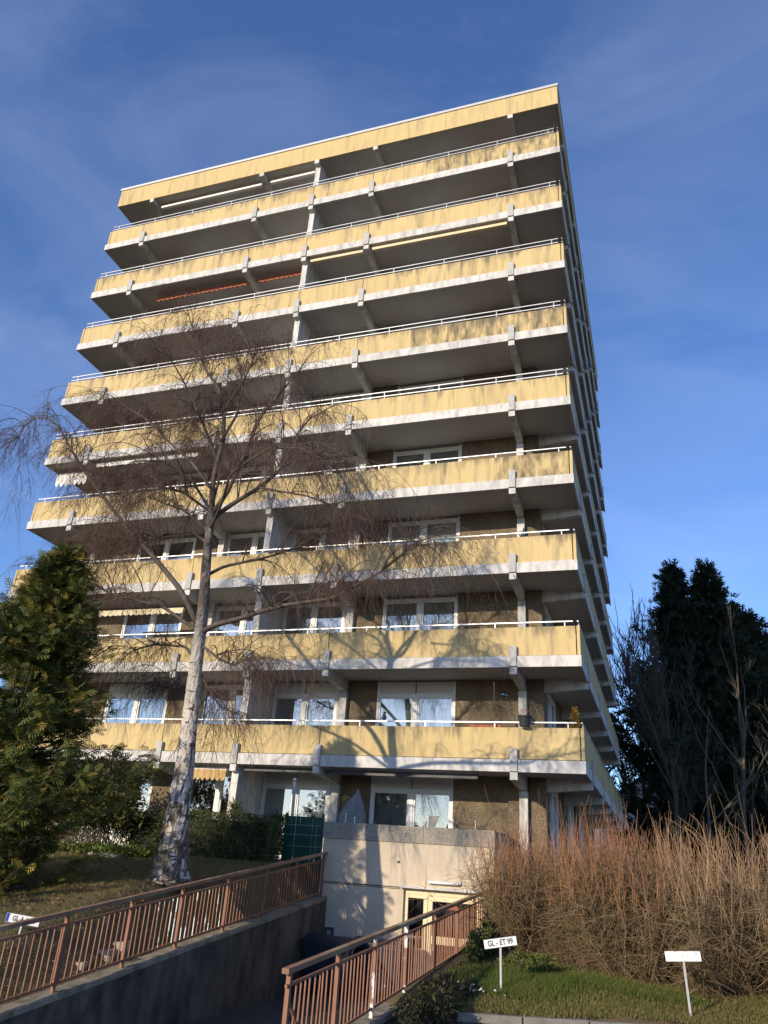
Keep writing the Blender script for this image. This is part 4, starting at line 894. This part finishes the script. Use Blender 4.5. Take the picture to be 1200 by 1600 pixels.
#PART4
# ------------------------------------------------------------------ number-plate signs
def text_mesh(txt, size, m, ext=0.001):
    cu = bpy.data.curves.new('lettering', 'FONT'); cu.body = txt; cu.size = size; cu.align_x = 'CENTER'; cu.align_y = 'CENTER'; cu.extrude = ext; cu.offset = size*0.022
    o = bpy.data.objects.new('tmp', cu); COL.objects.link(o); bpy.context.view_layer.update()
    me = bpy.data.meshes.new_from_object(o.evaluated_get(bpy.context.evaluated_depsgraph_get())); bpy.data.objects.remove(o); me.materials.clear(); me.materials.append(MATS[m]); me.name = 'lettering'; return me
def sign(base, top, w, h, label, txt, ink, yaw, roll, tsize, sx=0.8, eu=False):
    t = thing('plate_sign', base, label, 'sign', 'parking space signs')
    MB().bar((base[0], base[1], base[2]-0.1), top, 0.034, 0.02).build('post', 'post_metal', t)
    f = link('plate', MB().box(-w/2, w/2, -0.004, 0.004, -h/2, h/2).mesh('plate', 'plate_white'), t, Vector(top)+Vector((0, -0.02, 0.0))-t.location)
    f.rotation_euler = (0, roll, yaw)
    rim = MB()
    for a in (-1, 1): rim.box(-w/2, w/2, -0.0065, -0.0041, a*h/2-0.003, a*h/2+0.003)
    link('rim', rim.mesh('rim', 'post_metal'), f)
    o = link('lettering', text_mesh(txt, tsize, ink), f, (0.02 if eu else 0, -0.0055, -0.002)); o.rotation_euler = (R(90), 0, 0); o.scale = (sx, 1, 1)
    if eu: link('blue_band', MB().box(-w/2+0.003, -w/2+0.045, -0.0062, -0.0042, -h/2+0.004, h/2-0.004).mesh('blue_band', 'eu_blue'), f)
    return t
ys1 = -6.35; b1 = at(783, 1550, Y=ys1); t1 = at(782, 1472.5, Y=ys1)
sign((b1[0], ys1, lawn_r(b1[0], ys1)), (t1[0], ys1, t1[2]), 0.545, 0.135, 'white plate sign lettered GL - ET 99 on a straight metal post', 'GL - ET 99', 'ink', R(14), R(-10.5), 0.118, 0.80)
ys2 = -5.95; b2 = at(1079, 1576, Y=ys2); t2 = at(1067, 1494, Y=ys2+0.02)
sign((b2[0], ys2, lawn_r(b2[0], ys2)), (t2[0], ys2+0.02, t2[2]), 0.54, 0.14, 'blank-looking white plate sign on a tilted post', 'K - IP 211', 'ink_faded', R(-4), R(-5.5), 0.10, 0.86)
ys3 = -10.1; b3 = at(22, 1492, Y=ys3); t3 = at(37, 1437, Y=ys3)
sign((b3[0], ys3, lawn_l(b3[0], ys3)), (t3[0], ys3, t3[2]), 0.50, 0.12, 'white plate sign with a blue band behind the left railing', 'GL-A 1411', 'ink', R(28), R(6), 0.095, 0.8, True)

# ------------------------------------------------------------------ steps, stones
for i, (px, py, w, h) in enumerate(((165, 1487, 0.72, 0.17), (145, 1500, 0.66, 0.17), (110, 1514, 0.5, 0.12))):
    p = at(px, py, X=-7.35+0.05*i); z = p[2]
    o = MB().box(-w/2, w/2, -0.17, 0.17, -0.12, h).mesh('concrete_step', 'step_concrete')
    b = bmesh.new(); b.from_mesh(o); bmesh.ops.bevel(b, geom=b.edges[:], offset=0.02, segments=2, affect='EDGES'); b.to_mesh(o); b.free()
    s_ = link('concrete_step', o, None, (p[0], p[1], z)); s_.rotation_euler = (0, 0.02*i, R(18))
    tag(s_, ['uppermost pale concrete step behind the left railing', 'middle pale concrete step behind the left railing', 'lowest half-buried concrete step behind the left railing'][i], 'step', 'concrete steps on the bank')
p = at(165, 1330, Y=-3.2); s_ = box('edging_stone', 'kerb_stone', None, p[0]-0.45, p[0]+0.45, -3.3, -3.1, lawn_l(p[0], -3.2)-0.1, lawn_l(p[0], -3.2)+0.08, loc=(p[0], -3.2, lawn_l(p[0], -3.2))); tag(s_, 'flat grey edging stone between conifer and rhododendron', 'stone')

# ------------------------------------------------------------------ green fence gate beside the entrance block
gx0, gx1, gy_ = -7.93, -6.86, -0.45
gt = thing('green_fence', ((gx0+gx1)/2, gy_, 0.0), 'dark green double-bar fence panel with privacy strips beside the entrance', 'fence')
for x in (gx0, gx1): MB().box(x-0.03, x+0.03, gy_-0.03, gy_+0.03, -0.4, 1.16).build('post', 'fence_green', gt)
for i in range(8):
    a = gx0+0.035+(gx1-gx0-0.07)*i/8; b = gx0+0.035+(gx1-gx0-0.07)*(i+1)/8-0.006
    box('privacy_strip', 'fence_green', gt, a, b, gy_-0.002, gy_+0.002, -0.12, 1.08)
for z in (1.11, 0.86, 0.62, 0.34, 0.1, -0.1): MB().bar((gx0, gy_-0.016, z), (gx1, gy_-0.016, z), 0.012).build('crossbar', 'post_metal' if z > 0.2 else 'fence_green', gt)
for i in range(17):
    x = gx0+0.05+(gx1-gx0-0.1)*i/16; MB().bar((x, gy_-0.006, -0.12), (x, gy_-0.006, 1.10), 0.006).build('upright_wire', 'fence_green', gt)
p2 = thing('green_fence_post', (-8.22, -0.55, -0.2), 'dark green fence post left of the white pole', 'post'); MB().box(-8.25, -8.17, -0.59, -0.51, -0.4, 1.2).build('post', 'fence_green', p2); MB().box(-8.26, -8.16, -0.6, -0.5, 1.201, 1.22).build('cap', 'dark_metal', p2)
pt_ = at(461, 1222, Y=-0.2); pb_ = at(452, 1335, Y=-0.2)
wp = thing('white_pole', (pb_[0], -0.2, pb_[2]), 'slightly tilted white pole between hedge and green fence', 'pole')
MB().tube([tuple(pb_-[0, 0, 0.2]), tuple(pt_)], 0.045, 10).build('shaft', 'white_paint', wp, smooth=True)
MB().lathe([(0.001, 0.12), (0.045, 0.1), (0.06, 0.05), (0.045, 0.0), (0.03, -0.02)], 12, tuple(pt_)).build('knob', 'post_metal', wp, smooth=True)

# ------------------------------------------------------------------ things on the terrace and the balconies
pb = at(548, 1280, Y=0.35); cov = thing('covered_parasol', (pb[0], 0.35, -0.02), 'grey tarpaulin cover over a furled parasol on the terrace', 'parasol')
v = []; nn = 18; lev = [(0.0, 0.40), (0.5, 0.39), (0.95, 0.36), (1.25, 0.34), (1.5, 0.25), (1.68, 0.14), (1.83, 0.05), (1.93, 0.012)]
mb = MB(); rings = []
for z, r_ in lev:
    for j in range(nn):
        a = 2*math.pi*j/nn; w = r_*(1+0.16*math.sin(5*a+z*2)+0.08*math.sin(9*a+1)); mb.v.append((pb[0]+0.02+w*math.cos(a)+0.16*max(0, z-1.0), 0.35+w*0.6*math.sin(a), z-0.02))
for i in range(len(lev)-1):
    for j in range(nn): a = i*nn+j; b = i*nn+(j+1) % nn; mb.f.append((a, b, b+nn, a+nn))
mb.f.append(tuple((len(lev)-1)*nn+j for j in range(nn))); mb.build('cover', 'tarp', cov, smooth=True)
MB().lathe([(0.30, -0.02), (0.30, 0.06), (0.05, 0.08)], 14, (pb[0], 0.35, 0)).build('foot', 'dark_metal', cov)
for i, (x, hh) in enumerate(((-6.2, 0.22), (-5.95, 0.14), (-3.3, 0.20), (-2.72, 0.20), (-3.95, 0.25))):
    st_ = MB().bar((x, -0.52, 0.92), (x+0.01, -0.52, 0.97+hh), 0.016).lathe([(0.001, 0.03), (0.025, 0.015), (0.025, -0.01), (0.001, -0.02)], 8, (x+0.01, -0.52, 0.97+hh)).build('garden_light', 'plate_white', None, loc=(x, -0.52, 0.97))
    tag(st_, ['small white stake beside the covered parasol on the coping', 'second, shorter white stake beside the covered parasol', 'white stake light right of the ground floor window', 'white stake light nearest the shrub end of the coping', 'leaning pale stake in front of the ground floor window'][i], 'garden stake', 'garden stakes on the coping')
ch = thing('garden_chair', (-4.35, 0.4, -0.02), 'folded grey garden chair leaning in front of the ground floor window', 'chair')
MB().add([(-4.62, 0.5, 0.6), (-4.22, 0.5, 0.6), (-3.98, 0.75, 1.33), (-4.25, 0.75, 1.33), (-4.62, 0.53, 0.6), (-4.22, 0.53, 0.6), (-3.98, 0.78, 1.33), (-4.25, 0.78, 1.33)], [(0, 1, 2, 3), (7, 6, 5, 4), (0, 4, 5, 1), (1, 5, 6, 2), (2, 6, 7, 3), (3, 7, 4, 0)]).build('backrest', 'tarp', ch)
box('seat', 'tarp', ch, -4.62, -4.2, 0.15, 0.5, 0.42, 0.46)
for x in (-4.6, -4.22):
    for y in (0.17, 0.48): MB().bar((x, y, -0.02), (x, y, 0.42), 0.025).build('leg', 'post_metal', ch)
pp = at(820, 1129, Y=-0.02); pot = thing('hanging_pot', (pp[0], -0.02, pp[2]-0.12), 'dark flower pot hooked on the first floor balcony rail', 'flower pot')
MB().lathe([(0.001, -0.13), (0.13, -0.13), (0.165, 0.10), (0.185, 0.10), (0.185, 0.14), (0.165, 0.14), (0.15, 0.10), (0.001, 0.09)], 18, (pp[0], -0.07, pp[2]+0.02)).build('pot', 'pot_black', pot, smooth=False)
for i in range(5):
    x = pp[0]-0.08+0.04*i; MB().tube([(x, -0.07, pp[2]+0.1), (x+RNG.normal(0, .03), -0.07, pp[2]+0.22), (x+RNG.normal(0, .05), -0.08, pp[2]+0.34)], [0.006, 0.005, 0.012], 5).build('sprig', 'terracotta' if i % 2 else 'stem_grey', pot)
gp = at(787, 1086, Y=0.35); gl = thing('glass_globe', (gp[0], 0.35, gp[2]-0.1), 'small blue-green glass globe hanging above the first floor rail', 'ornament')
MB().lathe([(0.001, -0.10), (0.06, -0.085), (0.095, -0.03), (0.10, 0.01), (0.08, 0.065), (0.04, 0.095), (0.001, 0.105)], 18, tuple(gp)).build('globe', 'blue_glass', gl, smooth=True)
MB().tube([tuple(gp+[0, 0, 0.1]), (gp[0], 0.35, 5.24)], 0.004, 5).build('cord', 'dark_metal', gl)
br = thing('driftwood_branch', (pp[0]-0.05, 0.3, 2.75), 'crooked dry branch standing on the first floor balcony beside the pot', 'branch')
pts = [at(x, y, Y=0.3) for x, y in ((808, 1138), (804, 1120), (793, 1107), (785, 1102), (772, 1097))]
MB().tube([(pts[0][0], 0.3, 2.75)]+[tuple(q) for q in pts], [0.035, 0.032, 0.03, 0.024, 0.018, 0.010], 7).build('limb', 'bark_dark', br, smooth=True)
MB().tube([tuple(pts[2]), tuple(at(790, 1113, Y=0.28))], [0.024, 0.012], 7).build('side_limb', 'bark_dark', br, smooth=True)
MB().tube([tuple(pts[4]), (pts[4][0], 0.3, pts[4][2]+0.55)], 0.006, 5).build('cord', 'stem_pale', br)
bp_ = at(600, 1124, Y=0.11); bd = thing('bird_ornament', (bp_[0], 0.11, 3.742), 'small black bird figure on the first floor balcony rail', 'ornament')
MB().lathe([(0.001, 0.0), (0.05, 0.02), (0.07, 0.08), (0.055, 0.14), (0.03, 0.17), (0.042, 0.20), (0.035, 0.235), (0.001, 0.25)], 12, (bp_[0], 0.11, 3.743)).build('body', 'dark_metal', bd, smooth=True)
MB().add([(bp_[0]+0.03, 0.095, 3.955), (bp_[0]+0.03, 0.125, 3.955), (bp_[0]+0.12, 0.11, 3.945), (bp_[0]+0.03, 0.11, 3.975)], [(0, 1, 2), (0, 2, 3), (1, 3, 2), (0, 3, 1)]).build('beak', 'dark_metal', bd)
MB().add([(bp_[0]-0.04, 0.08, 3.80), (bp_[0]-0.04, 0.14, 3.80), (bp_[0]-0.17, 0.11, 3.75), (bp_[0]-0.04, 0.11, 3.84)], [(0, 1, 2), (0, 2, 3), (1, 3, 2), (0, 3, 1)]).build('tail', 'dark_metal', bd)
pl = thing('balcony_planter', (-2.62, 0.22, 2.75), 'long dark planter box behind the first floor rail', 'planter'); MB().box(-3.05, -2.2, 0.2, 0.4, 3.36, 3.66).build('box', 'terracotta', pl)
for x in (-2.9, -2.4): MB().bar((x, 0.175, 3.4), (x, 0.175, 3.735), 0.02).build('hook', 'terracotta', pl)
for i in range(26):
    x = -3.0+0.03*i; MB().tube([(x, 0.3, 3.64), (x+RNG.normal(0, .03), 0.28, 3.70+RNG.uniform(0, .08))], [0.012, 0.004], 4).build('sprig', 'dead_leaf', pl)
sp_ = at(898, 1120, Y=0.6); gs = thing('golden_conifer', (sp_[0], 0.6, 2.75), 'golden dwarf conifer in a pot at the first floor balcony corner', 'plant')
MB().lathe([(0.001, 0), (0.15, 0), (0.19, 0.36), (0.17, 0.36), (0.001, 0.33)], 14, (sp_[0], 0.6, 2.76)).build('pot', 'terracotta', gs)
n = 900; u = RNG.random(n); a = RNG.uniform(0, 6.283, n); rr_ = (1-u)**0.8*0.24*np.sqrt(RNG.random(n))+0.02
C = np.stack([sp_[0]+rr_*np.cos(a), 0.6+rr_*np.sin(a), 3.08+u*1.12], 1); L = RNG.uniform(0.05, 0.10, n); V, F = cards(C, rdir(n, -0.2, 1), rdir(n), L, L, SPRAY); np_mesh('foliage', V, F, 'gold_shrub', gs, 'stuff')
p9 = at(858, 198, Y=0.3); tw = thing('dry_plant', (p9[0], 0.3, 24.75), 'dry forked twig plant in a pot on the top floor balcony corner', 'plant')
MB().lathe([(0.001, 0), (0.12, 0), (0.15, 0.3), (0.001, 0.28)], 12, (p9[0], 0.3, 24.76)).build('pot', 'terracotta', tw)
for dx, h in ((0.0, 1.5), (-0.22, 1.42), (0.18, 1.5), (-0.35, 1.3)): MB().tube([(p9[0], 0.3, 25.0), (p9[0], 0.3, 25.75), (p9[0]+dx*0.7, 0.3, 25.95), (p9[0]+dx, 0.3, 24.75+h)], [0.012, 0.01, 0.008, 0.005], 5).build('twig', 'stem_pale', tw)

# ------------------------------------------------------------------ waste containers on the ramp
def container(x, y, label, rot):
    t = thing('waste_container', (x, y, -2.72), label, 'waste bin', 'waste containers at the foot of the ramp'); t.rotation_euler = (0, 0, rot)
    k = Vector((x, y, -2.72))
    def B(name, m, mbx): return link(name, mbx.mesh(name, m), t)
    q = MB(); prof = [(-0.60, -0.40), (0.60, -0.40), (0.60, 0.40), (-0.60, 0.40)]
    q.add([(a*0.86, b*0.86, 0.16) for a, b in prof]+[(a, b, 0.98) for a, b in prof], [(3, 2, 1, 0), (4, 5, 6, 7), (0, 1, 5, 4), (1, 2, 6, 5), (2, 3, 7, 6), (3, 0, 4, 7)]); body = B('body', 'blue_plastic', q)
    B('rim', 'blue_plastic', MB().box(-0.64, 0.64, -0.44, 0.44, 0.981, 1.03))
    n = 8; pr = [(-0.45, 1.031)]+[(-0.45+0.9*i/n, 1.05+0.12*math.sin(math.pi*(0.12+0.88*i/n))) for i in range(n+1)]+[(0.45, 1.031)]
    B('lid', 'blue_plastic', MB().prism(pr, 0, -0.63, 0.63))
    for sx in (-1, 1):
        B('handle', 'dark_metal', MB().bar((sx*0.66, -0.25, 0.9), (sx*0.66, 0.25, 0.9), 0.03))
        for sy in (-1, 1): B('wheel', 'tyre', MB().tube([(sx*0.42-0.025, sy*0.26, 0.09), (sx*0.42+0.025, sy*0.26, 0.09)], 0.088, 12))
    return t
container(-5.75, -1.75, 'dark blue waste container against the ramp wall', R(3))
container(-4.75, -1.2, 'second dark blue waste container nearest the basement door', R(-4))

# ------------------------------------------------------------------ parked car behind the shrubs
def car(cx, cy, zb, yaw, label):
    t = thing('parked_car', (cx, cy, zb), label, 'car'); t.rotation_euler = (0, 0, yaw)
    def B(name, m, mbx, par=t, smooth=False): return link(name, mbx.mesh(name, m, smooth=smooth), par)
    prof = [(-2.05, 0.35, 0.62), (-2.0, 0.30, 0.82), (-1.2, 0.28, 0.92), (-0.75, 0.26, 0.98), (0.9, 0.26, 1.0), (1.75, 0.28, 0.98), (2.05, 0.33, 0.85), (2.1, 0.38, 0.6)]
    ws = [0.70, 0.78, 0.83, 0.85, 0.85, 0.83, 0.78, 0.70]; q = MB(); n = 6
    for (x, z0, z1), w in zip(prof, ws): q.v += [(x, -w*0.94, z0), (x, -w, (z0+z1)/2), (x, -w*0.92, z1), (x, w*0.92, z1), (x, w, (z0+z1)/2), (x, w*0.94, z0)]
    for i in range(len(prof)-1):
        for j in range(n): a = i*n+j; b = i*n+(j+1) % n; q.f.append((a, b, b+n, a+n))
    q.f.append(tuple(range(n))); q.f.append(tuple((len(prof)-1)*n+j for j in reversed(range(n)))); body = B('body', 'car_paint', q)
    cab = [(-0.95, 0.975, 0.78), (-0.25, 1.40, 0.62), (0.5, 1.46, 0.62), (1.35, 1.38, 0.60), (1.85, 1.0, 0.74)]
    q = MB()
    for (x, z, w) in cab: q.v += [(x, -w, z), (x, w, z), (x, 0.80, 0.97), (x, -0.80, 0.97)]
    for i in range(len(cab)-1):
        for j in range(4): a = i*4+j; b = i*4+(j+1) % 4; q.f.append((a, b, b+4, a+4))
    q.f += [(0, 1, 2, 3), (16, 19, 18, 17)]; B('cabin', 'car_paint', q)
    B('windscreen', 'dark_glass', MB().add([(-0.93, -0.72, 1.005), (-0.93, 0.72, 1.005), (-0.30, 0.58, 1.385), (-0.30, -0.58, 1.385)], [(0, 1, 2, 3)]))
    B('rear_window', 'dark_glass', MB().add([(1.83, -0.66, 1.04), (1.83, 0.66, 1.04), (1.42, 0.56, 1.35), (1.42, -0.56, 1.35)], [(3, 2, 1, 0)]))
    for s in (-1, 1):
        B('side_window', 'dark_glass', MB().add([(-0.6, s*0.785, 1.05), (0.42, s*0.785, 1.05), (0.42, s*0.665, 1.39), (-0.15, s*0.665, 1.37)], [(0, 1, 2, 3)]))
        B('side_window', 'dark_glass', MB().add([(0.5, s*0.785, 1.05), (1.5, s*0.775, 1.05), (1.25, s*0.66, 1.36), (0.5, s*0.665, 1.39)], [(0, 1, 2, 3)]))
        B('headlight', 'plate_white', MB().box(-2.06, -1.9, s*0.62-0.12, s*0.62+0.12, 0.62, 0.76)); B('tail_light', 'terracotta', MB().box(2.0, 2.09, s*0.66-0.1, s*0.66+0.1, 0.68, 0.86))
        B('mirror', 'car_paint', MB().box(-0.72, -0.56, s*0.92-0.09, s*0.92+0.09, 1.0, 1.13))
        for x in (-1.3, 1.3):
            wh = B('wheel', 'tyre', MB().tube([(x, s*0.66, 0.31), (x, s*0.85, 0.31)], 0.31, 18)); B('rim', 'post_metal', MB().tube([(x, s*0.845, 0.31), (x, s*0.858, 0.31)], 0.2, 14), wh)
    return t
car(2.7, 1.2, -1.34, R(160), 'dark blue parked car half hidden behind the bare shrubs')

# ------------------------------------------------------------------ houses and hedge far behind
def house(x, y, z, w, dp, h, rh, label, yaw):
    t = thing('house', (x, y, z), label, 'house', 'houses behind the trees'); t.rotation_euler = (0, 0, yaw)
    B = lambda name, m, q, par=t: link(name, q.mesh(name, m), par)
    B('wall', 'white_wall', MB().prism([(-w/2, 0), (w/2, 0), (w/2, h), (0, h+rh-0.15), (-w/2, h)], 1, -dp/2, dp/2))
    r_ = B('roof', 'roof_tile', MB().prism([(-w/2-0.4, h-0.25), (0, h+rh), (w/2+0.4, h-0.25), (w/2+0.4, h-0.05), (0, h+rh+0.22), (-w/2-0.4, h-0.05)], 1, -dp/2-0.3, dp/2+0.3))
    B('chimney', 'terracotta', MB().box(w*0.2-0.3, w*0.2+0.3, -0.3, 0.3, h+rh*0.4, h+rh+0.7), r_)
    for zx in (-w*0.25, w*0.25):
        for zz in (1.0, 3.6):
            if zz+1.3 < h+0.2:
                wd = B('window', 'frame_white', MB().box(zx-0.62, zx+0.62, -dp/2-0.05, -dp/2+0.02, zz-0.06, zz+1.36)); B('pane', 'dark_glass', MB().box(zx-0.54, zx-0.03, -dp/2-0.056, -dp/2-0.0505, zz, zz+1.3).box(zx+0.03, zx+0.54, -dp/2-0.056, -dp/2-0.0505, zz, zz+1.3), wd)
house(1.2, 46, -1.5, 9, 10, 6.2, 3.2, 'white house glimpsed between tower corner and conifers', R(8))
house(19, 78, -1.5, 12, 11, 6.0, 4.2, 'distant house with dark roof at the right edge', R(-12))
for i in range(9):
    x = 3+i*4.2; leafy('background_hedge', (x, 40+RNG.uniform(-1.5, 1.5), -1.5), (2.6, 1.6, 1.7+0.5*RNG.random()), 1600, 0.35, 'far_conifer', ['leftmost', 'second', 'third', 'fourth', 'fifth', 'sixth', 'seventh', 'eighth', 'rightmost'][i]+' dark shrub of the row behind the conifers, counted from the tower', group='shrub row behind the conifers', seed=40+i, aspect=0.5)
# snowdrops beside the kerb
sn = 14; C = []
for i in range(sn):
    x = RNG.normal(-1.35, 0.16); y = RNG.normal(-6.75, 0.14); z = lawn_r(x, y); C.append((x, y, z+RNG.uniform(0.07, 0.13)))
C = np.array(C); lst = []
for k in range(4): lst.append(cards(C, rdir(sn, -0.6, 0.2), rdir(sn), np.full(sn, 0.045), np.full(sn, 0.035), LEAF))
V, F = joinvf(lst); s_ = np_mesh('snowdrops', V, F, 'petal'); tag(s_, 'cluster of small white snowdrops near the kerb beside the railing', 'flowers', kind='stuff')
